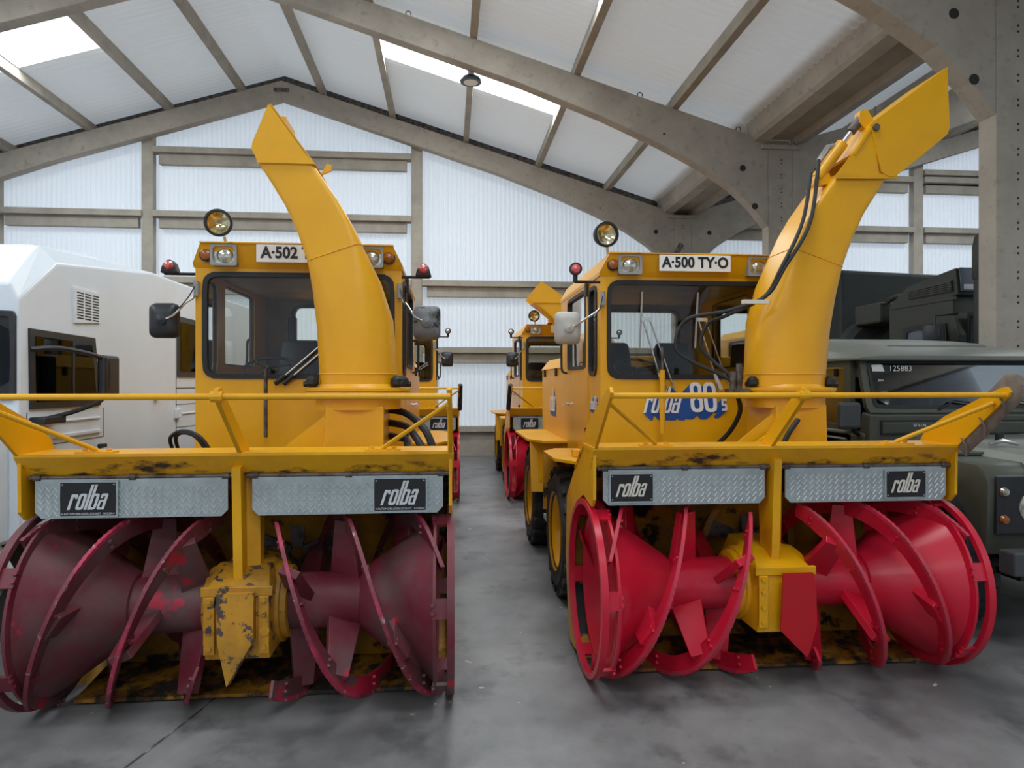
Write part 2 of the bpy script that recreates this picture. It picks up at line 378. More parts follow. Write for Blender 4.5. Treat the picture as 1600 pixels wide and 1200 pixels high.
# ---- roof (ceiling) with individual sheets between purlins
ceil = bpy.data.objects.new('ceiling', None); C.objects.link(ceil); tag(ceil, 'corrugated fibre cement roof with skylights', None, None, 'structure')
PD = 0.20                                       # purlin depth
PX_R = [-2.70, -1.20, .39, 2.0, 3.56]           # purlins on the slope right of the ridge
PX_L = [2 * XR - x for x in PX_R]
def roof_sheet(name, x0, x1, y0, y1, m, lift=0.0):
    n = max(2, int((y1 - y0) / 0.035)); A = []; Bv = []
    for i in range(n + 1):
        y = y0 + (y1 - y0) * i / n; w = 0.014 * math.sin(2 * PI * y / 0.146)
        A.append((x0, y, zr(x0) + PD + .02 + w + lift)); Bv.append((x1, y, zr(x1) + PD + .02 + w + lift))
    mb = MB(); mb.add(A + Bv, [(i, i + 1, n + 2 + i, n + 1 + i) for i in range(n)])
    return mb.build(name, m, ceil, 60)
sky_rows = SKY_ROWS
def is_sky(x0, x1):
    return (abs(x0 + 1.2) < .05 or abs(x0 - .39) < .05) or (abs(x0 + 5.9) > 0 and -9.2 < x0 < -7.0 or abs(x1 + 5.9) < .05)
edges_l = [XL - .3] + sorted(PX_L) + [XR]
edges_r = [XR] + PX_R + [4.78]
yb = [-12.3, -3.1, 1.5, 6.1, 10.7, 15.72]
YFRONT = -12.3
for es in (edges_l, edges_r):
    for x0, x1 in zip(es[:-1], es[1:]):
        for k in range(5):
            y0, y1 = yb[k], yb[k + 1]
            row = sky_rows[4 - k]
            if is_sky(x0, x1):
                roof_sheet('roof_sheet', x0, x1, y0, row[0], M_roof); roof_sheet('roof_sheet', x0, x1, row[1], y1, M_roof)
                roof_sheet('skylight_sheet', x0, x1, row[0], row[1], M_sky)
            else: roof_sheet('roof_sheet', x0, x1, y0, y1, M_roof)
RX = [XV + (XV - x) for x in PX_R]            # mirrored slope of the next bay
er = [5.78] + sorted(RX) + [XV + HALF]
for x0, x1 in zip(er[:-1], er[1:]):
    for k in range(5):
        if abs(x0 - 8.56) < .05 or abs(x0 - 10.17) < .05:
            row = sky_rows[4 - k]
            roof_sheet('roof_sheet', x0, x1, yb[k], row[0], M_roof); roof_sheet('roof_sheet', x0, x1, row[1], yb[k + 1], M_roof)
            roof_sheet('skylight_sheet', x0, x1, row[0], row[1], M_sky)
        else: roof_sheet('roof_sheet', x0, x1, yb[k], yb[k + 1], M_roof)
roof_sheet('roof_sheet', XV + HALF, XE, YFRONT, 15.72, M_roof)

def purlin(x, y0, y1):
    z = zr(x); mb = MB()
    s = -1 if (x > XR and x < XV) or x > XV + HALF else 1
    mb.hexa([(x - .06, y0, z), (x + .06, y0, z), (x + .06, y1, z), (x - .06, y1, z)],
            [(x - .045, y0, z + PD - SL * .045 * -s), (x + .045, y0, z + PD + SL * .045 * -s * -1), (x + .045, y1, z + PD), (x - .045, y1, z + PD)])
    o = mb.build('purlin', M_conc_girt, None, 0, bevel=.008); o['kind'] = 'structure'; o['label'] = 'precast concrete roof purlin under white sheets'
for x in PX_R + PX_L + RX:
    for k in range(1, 5): purlin(x, yb[k] + .01, min(yb[k + 1] - .01, 15.5))

# ---- portal frames
def rafter_poly(side):       # x measured from the valley column towards the ridge, side=-1 left bay slope, +1 right bay slope
    P = []
    for d, th in ((0.2, 1.36), (0.45, 1.14), (0.8, 0.93), (1.3, 0.76), (2.0, 0.63), (2.9, 0.52), (4.2, 0.44), (HALF, 0.40)):
        x = XV + side * d; P.append((x, zr(x) - th))
    T = [(XV + side * HALF, ZR), (XV + side * .2, zr(XV + side * .2))]
    return P + T
for fi, y in enumerate(YF):
    fr = bpy.data.objects.new('portal_frame', None); C.objects.link(fr)
    tag(fr, ['precast concrete portal frame against the far gable wall', 'precast concrete portal frame in mid hall behind cabs', 'precast concrete portal frame beside the olive jeep',
             'precast concrete portal frame above the foreground', 'precast concrete portal frame at the open hall front'][fi], None, None, 'structure')
    t = .11
    MB().box(XV - .2, XV + .2, y - t, y + t, 0, zr(XV) - .02).build('column', M_conc, fr, 0, .012)
    for side in (-1, 1):
        MB().prism(rafter_poly(side), 'y', y - t, y + t).build('rafter', M_conc, fr, 0, .01)
    # left half of the left bay: mirror rafter without valley
    P = [(2 * XR - x, z) for x, z in rafter_poly(-1)]
    MB().prism(P, 'y', y - t, y + t).build('rafter', M_conc, fr, 0, .01)
    MB().box(XL - .2, XL + .2, y - t, y + t, 0, zr(XL) - .02).build('column', M_conc, fr, 0, .012)
    # bolt holes and lifting eyes on the valley columns
    h = MB()
    for z in [1.9 + .23 * k for k in range(15)]:
        for dz in (0, .055): h.cyl((XV + .02, y - t - .004, z + dz), (0, 1, 0), .011, .006, 8)
    for s in (-1, 1):
        h.cyl((XV + s * .62, y - t - .004, zr(XV) - .38), (0, 1, 0), .05, .006, 14)
        h.cyl((XV + s * .42, y - t - .004, zr(XV) - .98), (0, 1, 0), .05, .006, 14)
        h.cyl((XV + s * 1.9, y - t - .004, zr(XV) + .12), (0, 1, 0), .018, .006, 10)
    h.build('bolt_hole', M_hole, fr)
    e = MB()
    for x in (3.0, 4.6, -.6):
        zt = zr(x)
        e.tube([(x + .04 * math.cos(a), y - t + .03, zt + .035 + .04 * math.sin(a)) for a in [k * PI / 6 - .5 for k in range(9)]], .007, 6)
    e.build('lifting_eye', M_hole, fr)
    MB().box(XV - .32, XV + .32, y - .16, y + .16, zr(XV) - .07, zr(XV) + .0).build('bearing_pad', M_conc, fr, 0, .01)
    if fi < 4:
        MB().hexa([(XR - .16, y - t - .03, ZR - .24), (XR + .16, y - t - .03, ZR - .24), (XR + .16, y - t, ZR - .24), (XR - .16, y - t, ZR - .24)],
                  [(XR - .16, y - t - .03, ZR - .17), (XR + .16, y - t - .03, ZR - .17), (XR + .16, y - t, ZR - .17), (XR - .16, y - t, ZR - .17)]).build('ridge_bracket', M_dsteel, fr, 0)
# valley gutter: concrete trough in spans
for k in range(5):
    y0, y1 = yb[k] + .02, min(yb[k + 1] - .02, 15.55)
    zb = zr(XV) + .0
    P = [(-.62, .47), (-.50, .40), (-.47, .12), (-.43, .06), (-.25, .02), (-.21, .12), (.21, .12), (.25, .02), (.43, .06), (.47, .12), (.50, .40), (.62, .47), (.40, .47), (.36, .2), (-.36, .2), (-.40, .47)]
    P = [(XV + a, zb + b_) for a, b_ in P]
    o = MB().prism(P, 'y', y0, y1).build('valley_gutter', M_conc, None, 0); o['kind'] = 'structure'; o['label'] = 'ribbed concrete valley gutter between roof slopes'

# ---- far gable wall of translucent sheets
YW = 15.62
wall = bpy.data.objects.new('wall_far', None); C.objects.link(wall); tag(wall, 'translucent ribbed gable wall at the far end', None, None, 'structure')
GZ = [.66, 2.42, 3.90, 5.31, 6.68]
def wall_sheet(x0, x1, z0, z1f):
    n = max(2, int((x1 - x0) / .02)); A = []; Bv = []
    for i in range(n + 1):
        x = x0 + (x1 - x0) * i / n; w = .012 * max(-.55, min(.55, math.sin(2 * PI * x / .1))) / .55
        A.append((x, YW + w, z0)); Bv.append((x, YW + w, max(z1f(x), z0 + .01)))
    MB().add(A + Bv, [(i, i + 1, n + 2 + i, n + 1 + i) for i in range(n)]).build('wall_sheet', M_wall, wall, 30)
posts = [-12.3, -9.3, -6.40, -3.55, -.69, 2.2, XV, 8.3, 11.1, 14.1, 17.0]
bounds = [XL, -9.3, -6.40, -.69, 2.2, XV, 8.3, 11.1, 14.11, 17.0, XE]
for x0, x1 in zip(bounds[:-1], bounds[1:]):
    lv = [.42] + GZ[1:]
    for i, z0 in enumerate(lv):
        top = min(zr(x0), zr(x1)); hi = max(zr(x0), zr(x1), ZR if x0 < XR < x1 else 0)
        if z0 > hi: continue
        if i + 1 < len(lv) and lv[i + 1] < top:
            zt = lv[i + 1]; wall_sheet(x0, x1, z0, lambda x, zt=zt: zt)
        else:
            wall_sheet(x0, x1, z0, lambda x: zr(x) - .05); break
for x in (-6.40, -.69, 11.1, 17.0, -9.5):
    o = MB().box(x - .12, x + .12, 15.42, 15.60, 0, zr(x) - .05).build('wall_post', M_conc_girt, wall, 0, .01)
def girt(x0, x1, z):
    mb = MB(); mb.box(x0, x1, 15.36, 15.60, z - .13, z)
    mb.box(x0 + .1, x1 - .1, 15.46, 15.60, z - .36, z - .13)
    mb.build('wall_girt', M_conc_girt, wall, 0, .01)
segs = [(XL, -9.6), (-9.4, -6.5), (-6.28, -.81), (-.57, XV - .2), (XV + .2, 10.98), (11.22, 16.9)]
for z in GZ:
    for (a, b) in segs:
        if z < min(zr(a), zr(b)) - .35 or (z > 6 and (a, b) == (-6.28, -.81)) or (z < 6 and a > 5 and z < 5.4):
            girt(a, b, z)
girt(9.3, 10.98, 6.5); girt(11.22, 16.9, 6.5)
o = MB().box(XL, XE, 15.45, 15.75, 0, .42).build('plinth', M_conc_girt, wall, 0)
for (xa, xb) in ((XL - .3, XR), (XR, XV), (XV, XV + HALF), (XV + HALF, XE)):  # dark strip added to stop light leaking in between far rafters and roof
    MB().hexa([(xa, 15.5, zr(xa) - .12), (xb, 15.5, zr(xb) - .12), (xb, 15.72, zr(xb) - .12), (xa, 15.72, zr(xa) - .12)],
              [(xa, 15.5, zr(xa) + .26), (xb, 15.5, zr(xb) + .26), (xb, 15.72, zr(xb) + .26), (xa, 15.72, zr(xa) + .26)]).build('gap_closing_strip', M_dsteel, wall, 0)
# side wall left
wl = bpy.data.objects.new('wall_left', None); C.objects.link(wl); tag(wl, 'ribbed side wall behind the white truck', None, None, 'structure')
MB().add([(XL - .2, YFRONT, 0), (XL - .2, 15.7, 0), (XL - .2, 15.7, zr(XL) + .3), (XL - .2, YFRONT, zr(XL) + .3)], [(0, 1, 2, 3)]).build('wall_sheet', M_wall, wl, 0)
wr = bpy.data.objects.new('wall_right', None); C.objects.link(wr); tag(wr, 'ribbed side wall of the second bay', None, None, 'structure')
MB().add([(XE, YFRONT, 0), (XE, 15.7, 0), (XE, 15.7, 5.75), (XE, YFRONT, 5.75)], [(0, 1, 2, 3)]).build('wall_sheet', M_wall, wr, 0)
wn = bpy.data.objects.new('wall_near', None); C.objects.link(wn); tag(wn, 'ribbed end wall behind the viewer', None, None, 'structure')
for (xa, xb) in ((XL - .3, XR), (XR, XV), (XV, XV + HALF), (XV + HALF, XE)):
    MB().add([(xa, YFRONT, 0), (xb, YFRONT, 0), (xb, YFRONT, zr(xb) + .3), (xa, YFRONT, zr(xa) + .3)], [(0, 1, 2, 3)]).build('wall_sheet', M_wall, wn, 0)
# dark steel brace by the second column
o = MB().tube([(4.55, 14.9, 3.6), (5.15, 14.9, 4.7)], .06, 4).build('brace_strut', M_dsteel, None, 0); o['kind'] = 'structure'; o['label'] = 'dark steel brace strut near the far column'

# ---- high bay lamp
def highbay(x, y, z):
    t = thing('high_bay_lamp', (x, y, z), 'round black high bay lamp hanging below the roof skylight', 'lamp')
    MB().lathe([(.10, .34), (.125, .36), (.125, .42), (.10, .44)], (0, 0, 0), (0, 0, 1), 24).build('mount_box', M_blackgl, t)
    MB().tube([(0, 0, .43), (0, 0, .62)], .012, 8).build('hanger_rod', M_dsteel, t)
    MB().lathe([(.02, .34), (.035, .3), (.03, .22), (.06, .12), (.075, .1)], (0, 0, 0), (0, 0, 1), 16).build('driver_housing', M_greypl, t)
    MB().lathe([(.165, 0), (.172, .02), (.14, .07), (.07, .10), (.03, .105)], (0, 0, 0), (0, 0, 1), 28).build('reflector', M_blackgl, t)
    d = MB().lathe([(.115, -.004), (.115, .006)], (0, 0, 0), (0, 0, 1), 28).build('lens', M_white, t)
highbay(.36, 10.95, 6.37)

# ================================================================== SNOW BLOWERS
def flight(sgn, phi0, a0=.965, a1=.155, lead=1.06, r0=.372, r1=.47, th=.014, n=150):
    rings = []
    for i in range(n + 1):
        t = i / n; ax = a0 + (a1 - a0) * t
        phi = phi0 + 2 * PI * (a0 - ax) / lead
        ro = r1 + (.0025 if i % 2 else -.0025)
        w = r0 + (.02 * max(0, (t - .93) / .07))
        def P(r, d): return (sgn * (ax + d), -r * math.cos(phi), .49 + r * math.sin(phi))
        rings.append([P(w, -th / 2), P(ro, -th / 2), P(ro, th / 2), P(w, th / 2)])
    return MB().loft(rings)
def spoke(sgn, ax, phi, r0, r1, w0, w1, th=.035, tilt=1.15):
    er = Vector((0, -math.cos(phi), math.sin(phi))); et = Vector((0, math.sin(phi), math.cos(phi))); ex = Vector((sgn, 0, 0))
    ca, sa = math.cos(tilt), math.sin(tilt)
    e1 = et * ca - ex * sa; e2 = ex * ca + et * sa
    c = Vector((sgn * ax, 0, .49)); R = []
    for r, w in ((r0, w0), (r1, w1)):
        p = c + er * r
        R.append([tuple(p + e1 * w * a + e2 * th * b) for a, b in ((-.5, -.5), (.5, -.5), (.5, .5), (-.5, .5))])
    return MB().loft(R)
def bolts(mb, pts, d, r=.012, h=.012):
    for p in pts: mb.cyl(p, d, r, h, 6)

def build_wheel(root, x, y, sgn, near):
    R, W = .475, .32
    w = MB()
    prof = [(.27, 0), (.30, -.012), (.40, -.02), (.445, .01), (.462, .05), (.462, W - .05), (.445, W - .01), (.40, W + .02), (.30, W + .012), (.27, W)]
    c = (x, y, R)
    w.lathe(prof, c, (-sgn, 0, 0), 36, False)
    for k in range(20):
        for h in (0, 1):
            a = 2 * PI * (k + .5 * h) / 20; da = .07
            t0, t1 = (-.012, W * .55) if h == 0 else (W * .45, W + .012)
            P = []
            for rr in (.44, .487):
                for (t, aa) in ((t0, a - da + (.1 if h == 0 else 0)), (t1, a - da + (0 if h == 0 else .1)), (t1, a + da + (0 if h == 0 else .1)), (t0, a + da + (.1 if h == 0 else 0))):
                    P.append((x - sgn * t, y + rr * math.cos(aa), R + rr * math.sin(aa)))
            w.hexa(P[:4], P[4:])
    wh = w.build('wheel', M_tyre, root)
    rim = MB(); rim.lathe([(.285, -.005), (.30, -.02), (.275, .005), (.25, .05), (.235, .12), (.10, .12), (.085, .06), (.0, .055)], c, (-sgn, 0, 0), 32, False)
    rim.build('rim', M_yel, wh)
    if near:
        n = MB()
        for k in range(8):
            a = 2 * PI * k / 8; n.cyl((x - sgn * .10, y + .15 * math.cos(a), R + .15 * math.sin(a)), (sgn, 0, 0), .014, .03, 6)
        n.build('wheel_nut', M_dsteel, wh)

def snow_blower(name, loc, label, o_):
    near = o_.get('near', True)
    root = thing(name, (loc[0], loc[1], 0), label, 'snow blower', 'yellow snow blowers parked in the hall')
    M_rot = o_['rotor']
    HX = 1.0
    # ---------------- augers
    for sgn in (-1, 1):
        au = MB()
        au.lathe([(.14, -.02), (.14, .40), (.155, .405), (.41, .76), (.43, .785), (.415, .79), (.40, .765), (.15, .42), (.12, .41)], (sgn * .15, 0, .49), (sgn, 0, 0), 40, False)
        drum = au.build('auger', M_rot, root, 30)
        ph = o_.get('phase', (0, 0))[0 if sgn < 0 else 1]
        for k in range(3):
            p0 = math.radians(-90 + 120 * k) + ph
            flight(sgn, p0).build('flight', M_rot, drum, 50)
            if near: flight(sgn, p0, r0=.452, r1=.473, th=.019).build('wear_edge', o_['edge'], drum, 50)
            for ax, r0, w0, w1, tl_ in ((.255, .11, .15, .095, 1.15), (.47, .11, .17, .10, 1.15), (.76, .27, .15, .12, .6)):
                phs = p0 + 2 * PI * (.965 - ax) / 1.06
                spoke(sgn, ax, phs, r0, .425, w0, w1, .042, tl_).build('spoke', M_rot, drum, 0, .004 if near else 0)
            if near:
                b = MB()
                for ax in (.21, .33, .45, .62, .76, .88):
                    phs = p0 + 2 * PI * (.965 - ax) / 1.06
                    for dr in (.395, .43):
                        ax2 = ax - .1 / (2 * PI) * 1.06
                        q = (sgn * ax2, -dr * math.cos(phs + .1), .49 + dr * math.sin(phs + .1))
                        b.cyl((q[0] - sgn * .017, q[1], q[2]), (sgn, 0, 0), .011, .034, 6)
                b.build('flight_bolt', M_rot, drum)
        rg = MB(); rg.lathe([(.445, 0), (.475, 0), (.475, .035), (.445, .035), (.445, 0)], (sgn * .985, 0, .49), (sgn, 0, 0), 56, False)
        rg.build('end_ring', M_rot, drum, 30)
        rg = MB(); rg.lathe([(.42, 0), (.462, 0), (.462, .014), (.42, .014), (.42, 0)], (sgn * .92, 0, .49), (sgn, 0, 0), 56, False)
        rg.build('inner_ring', M_rot, drum, 30)
        for k in range(6):
            a = 2 * PI * k / 6 + .12 + ph; r_ = .455
            ct = Vector((sgn * .965, -r_ * math.cos(a), .49 + r_ * math.sin(a)))
            et = Vector((0, math.sin(a), math.cos(a))); er = Vector((0, -math.cos(a), math.sin(a))); ex = Vector((1, 0, 0))
            P = [[tuple(ct + er * s * .008 + et * u * .045 + ex * v * .05) for u, v in ((-1, -1), (1, -1), (1, 1), (-1, 1))] for s in (-1, 1)]
            tb = MB().hexa(*P)
            if near:
                for u in (-.6, .6): tb.cyl(tuple(ct + et * u * .03 - ex * sgn * .045), (0, -math.cos(a), math.sin(a)), .011, .02, 6)
            tb.build('ring_tab', M_rot, drum, 0)
    # ---------------- housing
    hs = MB()
    N = 18; R0, R1 = .545, .56
    arc = [math.radians(262 - (262 - 118) * i / N) for i in range(N + 1)]
    A = [(-R0 * math.cos(a), .49 + R0 * math.sin(a)) for a in arc]; B = [(-R1 * math.cos(a), .49 + R1 * math.sin(a)) for a in arc]
    A = [(.0 + y, z) for y, z in A]; 
    A.append((.26, 1.08)); B.append((.28, 1.10))
    hs.prism(A + B[::-1], 'x', -HX, HX)
    house = hs.build('blower_housing', o_['house'], root, 40)
    for sgn in (-1, 1):
        x0, x1 = (HX - .006) * sgn, (HX + .010) * sgn
        P = [(-.22, 1.262), (-.215, 1.0), (-.17, .955), (.05, .985), (.22, .92), (.40, .78), (.47, .5), (.42, .2), (.3, .03), (.5, .03), (.62, .5), (.58, .9), (.30, 1.10), (.04, 1.262)]
        MB().prism(P, 'x', x0, x1).build('side_plate', M_yel_rust if near else M_yel, house, 0)
    s = MB(); s.hexa([(-.86, -.02, .012), (.96, -.02, .012), (.96, .34, .03), (-.86, .34, .03)], [(-.86, -.02, .03), (.96, -.02, .03), (.96, .34, .07), (-.86, .34, .07)])
    s.build('scraper_blade', M_scrap, house, 0)
    im = MB(); im.lathe([(.30, 0), (.30, -.06), (.26, -.06), (.26, .05), (.0, .05)], (.12, .50, .62), (0, 1, 0), 32, False)
    im.build('impeller_ring', M_yel_dirty, house)
    im = MB()
    for k in range(5):
        im = MB(); a = 2 * PI * k / 5 + .3
        c_, s_ = math.cos(a), math.sin(a)
        im.hexa([(.12 + c_ * .04 - s_ * .03, .46, .62 + s_ * .04 + c_ * .03), (.12 + c_ * .04 + s_ * .03, .46, .62 + s_ * .04 - c_ * .03), (.12 + c_ * .04 + s_ * .03, .5, .62 + s_ * .04 - c_ * .03), (.12 + c_ * .04 - s_ * .03, .5, .62 + s_ * .04 + c_ * .03)],
                [(.12 + c_ * .25 - s_ * .05, .46, .62 + s_ * .25 + c_ * .05), (.12 + c_ * .25 + s_ * .05, .46, .62 + s_ * .25 - c_ * .05), (.12 + c_ * .25 + s_ * .05, .5, .62 + s_ * .25 - c_ * .05), (.12 + c_ * .25 - s_ * .05, .5, .62 + s_ * .25 + c_ * .05)]).build('impeller_vane', M_dsteel, house, 0)

    # deck
    dk = MB()
    dk.prism([(-.24, 1.272), (-.24, 1.258), (-.165, 1.155), (-.155, 1.16), (-.222, 1.25), (.03, 1.25), (.28, 1.10), (.30, 1.11), (.04, 1.272)], 'x', -HX - .015, HX + .015)
    deck = dk.build('top_deck', M_lip if near else M_yel, root, 0)
    # hanging tread plate flaps on a rod
    for (x0, x1) in ((-.95, -.07), (.045, .965)):
        z0, z1, c = .962, 1.148, .03
        P = [(x0 + c, z0), (x1 - c, z0), (x1, z0 + c), (x1, z1), (x0, z1), (x0, z0 + c)]
        fp = MB().prism(P, 'y', -.186, -.176).build('tread_flap', M_steel, root, 0)
        MB().tube([(x0 - .03, -.178, 1.155), (x1 + .03, -.178, 1.155)], .011, 10).build('hinge_rod', M_dsteel, fp)
        h = MB()
        for xx in (x0 + .01, (x0 + x1) / 2, x1 - .01): h.cyl((xx - .016, -.178, 1.155), (1, 0, 0), .017, .032, 10)
        h.build('hinge_lug', M_dsteel, fp)
        t = MB(); nx = int((x1 - x0) / .036); nz = 6
        def zig(xa, za, xb, zb, w=.0028):
            d = Vector((xb - xa, 0, zb - za)); nrm = Vector((-d.z, 0, d.x)).normalized() * w
            pa, pb = Vector((xa, -.186, za)), Vector((xb, -.186, zb)); up = Vector((0, -.003, 0))
            t.add([pa - nrm, pa + nrm, pb + nrm, pb - nrm, pa + up, pb + up], [(0, 4, 5, 3), (4, 1, 2, 5), (0, 1, 4), (3, 5, 2)])
        for i in range(nx):
            for k in range(nz):
                xa = x0 + .012 + i * (x1 - x0 - .024) / nx; dx = (x1 - x0 - .024) / nx; za = z0 + .008 + k * .029
                if za + .028 > z1 - .006: continue
                if (i == 0 or i == nx - 1) and k == 0: continue
                zig(xa, za + .026, xa + dx / 2, za + .002); zig(xa + dx / 2, za + .002, xa + dx, za + .026)
        tp = t.build('tread_pattern', M_tread, fp, 0); tp['kind'] = 'stuff'
    for nxp, i in zip(o_['names'], (0, 1)):
        w, h = o_['nsize']; zc = 1.055
        npl = MB().box(nxp - w / 2, nxp + w / 2, -.197, -.187, zc - h / 2, zc + h / 2).build('name_plate', M_blk_print, root, 0)
        fr = MB(); ring_panel(fr, (nxp - w / 2 - .004, nxp + w / 2 + .004, zc - h / 2 - .004, zc + h / 2 + .004, 0), (nxp - w / 2 + .004, nxp + w / 2 - .004, zc - h / 2 + .004, zc + h / 2 - .004, .004), lambda u, v, w_: (u, w_, v), -.1995, -.188, 8)
        fr.build('plate_rim', M_steel, npl, 0)
        logo('rolba', 'lettering', o_['nameink'], npl, nxp + .004, zc + .0, h * .72, lambda u, v, w_: (u, -.1975 - w_, v), xs=.90 * w / h / 1.6, shear=.36, depth=.002)
        if near and o_.get('small'):
            text_mesh('AUTOMOBILGESELLSCHAFT  ROLBA  ZURICH / SUISSE'[:22] + '  ROLBA', 'small_lettering', o_['nameink'], npl, h * .085, face_front(nxp, -.1985, zc - h * .42), xs=.95, ext=.0005)
        sc = MB(); bolts(sc, [(nxp + a * (w / 2 - .014), -.197, zc + b * (h / 2 - .014)) for a in (-1, 1) for b in (-1, 1)], (0, -1, 0), .004, .003)
        sc.build('plate_rivet', M_steel, npl)
    # rail and its uprights
    rail = MB().tube([(-HX, -.56, 1.545), (HX, -.56, 1.545)], .0145, 10).build('guard_rail', M_yel_rust if near else M_yel, root)
    for sgn in (-1, 1):
        x = sgn * HX
        if sgn > 0 and o_.get('thin_right'):
            MB().tube([(x - .005, -.53, 1.58), (x, -.40, 1.4), (x, -.24, 1.27)], .012, 6).build('upright', M_yel, rail)
        else:
            P = [(-.24, 1.265), (.06, 1.272), (.02, 1.33), (-.14, 1.42), (-.53, 1.58), (-.57, 1.585), (-.59, 1.56), (-.575, 1.535)]
            MB().prism(P, 'x', x - .008, x + .008).build('upright', M_yel, rail, 0)
        MB().tube([(x - sgn * .015, -.50, 1.505), (sgn * .67, -.19, 1.286)], .0115, 8).build('brace', M_yel, rail)
        b = MB().box(sgn * .67 - .085, sgn * .67 + .085, -.225, -.155, 1.272, 1.281)
        bolts(b, [(sgn * .67 - .055, -.19, 1.281), (sgn * .67 + .055, -.19, 1.281)], (0, 0, 1), .013, .012)
        b.build('brace_foot', M_yel, rail, 0)
    mx = o_.get('midx', 0)
    e = MB(); P = [(-.235, 1.27), (-.10, 1.272), (-.53, 1.585), (-.575, 1.58), (-.585, 1.545)]
    e.prism(P, 'x', mx - .01, mx + .01); e.cyl((mx - .025, -.56, 1.545), (1, 0, 0), .024, .05, 12)
    e.build('middle_upright', M_yel, rail, 0)
    if o_.get('sleeve'):
        cs = MB()
        pts = [(HX + .02, -.22, 1.27), (HX + .022, -.34, 1.38), (HX + .025, -.46, 1.49), (HX + .03, -.58, 1.59), (HX + .035, -.615, 1.62)]
        rings = []
        for i, p in enumerate(pts):
            w = (.075, .085, .085, .085, .04)[i]; d = Vector((0, -.7, .7)); n_ = Vector((0, .7, .7))
            q = Vector(p)
            rings.append([tuple(q + n_ * w * math.cos(a) + Vector((1, 0, 0)) * .024 * math.sin(a)) for a in [2 * PI * k / 12 for k in range(12)]])
        cs.loft(rings).build('canvas_sleeve', M_canvas, rail)
        for q in (.15, .5, .85):
            y_ = -.22 - .36 * q; z_ = 1.27 + .33 * q
            MB().tube(smooth_path([(HX - .014, y_ - .0, z_ - .01), (HX - .014, y_ - .02, z_ - .03), (HX - .008, y_ - .03, z_ - .06), (HX + .0, y_ - .015, z_ - .11)]), .005, 6).build('tie_strap', M_canvas, rail)
    if o_.get('edge_rag'):
        for sgn in o_['edge_rag']:
            rings = []
            for i in range(9):
                t = i / 8; w = .03 + .02 * math.sin(i * 2.3)
                q = Vector((sgn * (HX + .02), -.24 - .34 * t, 1.26 + .33 * t))
                rings.append([tuple(q + Vector((0, .7, .7)) * w * math.cos(a) + Vector((.03, 0, 0)) * math.sin(a)) for a in [2 * PI * k / 8 for k in range(8)]])
            MB().loft(rings).build('rubber_edge', M_black, rail)
    # centre post and gearbox
    px = -.013
    p = MB(); p.hexa([(px - .026, -.20, .66), (px + .016, -.20, .66), (px + .016, -.07, .66), (px - .026, -.07, .66)], [(px - .026, -.235, 1.20), (px + .016, -.235, 1.20), (px + .016, -.02, 1.24), (px - .026, -.02, 1.24)])
    p.hexa([(px + .014, -.12, .66), (px + .075, -.10, .66), (px + .075, -.04, .66), (px + .014, -.04, .66)], [(px + .014, -.14, 1.2), (px + .075, -.12, 1.2), (px + .075, 0, 1.24), (px + .014, 0, 1.24)])
    p.build('centre_post', M_yel_rust, root, 0)
    g = MB()
    g.hexa([(-.15, -.27, .30), (.15, -.27, .30), (.15, .2, .30), (-.15, .2, .30)], [(-.15, -.27, .63), (.15, -.27, .63), (.15, .2, .63), (-.15, .2, .63)])
    g.hexa([(-.15, -.27, .63), (.15, -.27, .63), (.15, .2, .63), (-.15, .2, .63)], [(-.11, -.12, .70), (.11, -.12, .70), (.11, .2, .72), (-.11, .2, .72)])
    g.cyl((-.20, 0, .49), (1, 0, 0), .18, .40, 28); g.cyl((-.17, 0, .49), (1, 0, 0), .2, .34, 28)
    gb = g.build('gearbox', o_['gear'], root, 30, .006)
    MB().box(-.165, .165, -.285, -.265, .60, .645).build('top_flange', o_['gear'], gb, 0, .004)
    if near:
        b = MB(); bolts(b, [(x, -.285, z) for x in (-.125, .125) for z in (.36, .44, .52, .585)], (0, -1, 0), .014, .016)
        b.cyl((.13, -.27, .44), (0, -1, 0), .024, .03, 12)
        b.build('gearbox_bolt', o_['gear'], gb)
        for x in (-.15, .1): MB().box(x, x + .05, -.292, -.268, .33, .60).build('side_flange', o_['gear'], gb, 0, .003)
    if o_['plough'] == 'red':
        P = [(-.04, .625), (.12, .625), (.135, .52), (.14, .36), (.10, .22), (.085, .19), (-.055, .33)]
        MB().prism(P, 'y', -.34, -.325).build('plough_blade', M_redplate, gb, 0)
    else:
        w = MB()
        w.hexa([(-.075, -.33, .40), (.085, -.33, .40), (.085, -.27, .40), (-.075, -.27, .40)], [(-.085, -.31, .62), (.085, -.31, .62), (.085, -.27, .62), (-.085, -.27, .62)])
        w.add([(-.075, -.33, .40), (.085, -.33, .40), (.085, -.24, .40), (-.075, -.24, .40), (-.03, -.34, .20), (-.02, -.3, .20)], [(0, 1, 4), (1, 2, 5, 4), (2, 3, 5), (3, 0, 4, 5)])
        w.build('plough_wedge', M_yel_worn, gb, 0)
    # ---------------- chute foot, turntable and chute
    cx, cy = o_.get('cx', .45), .63
    b = MB(); b.hexa([(cx - .19, cy - .24, .95), (cx + .17, cy - .24, .95), (cx + .17, cy + .2, .95), (cx - .19, cy + .2, .95)], [(cx - .16, cy - .22, 1.47), (cx + .17, cy - .22, 1.47), (cx + .17, cy + .2, 1.47), (cx - .16, cy + .2, 1.47)])
    foot = b.build('chute_foot', M_yel, root, 0, .008)
    gs = MB(); gs.prism([(cx - .165, 1.42), (cx - .165, 1.16), (cx - .5, 1.16)], 'y', cy - .20, cy - .185); gs.build('gusset', M_yel, foot, 0)
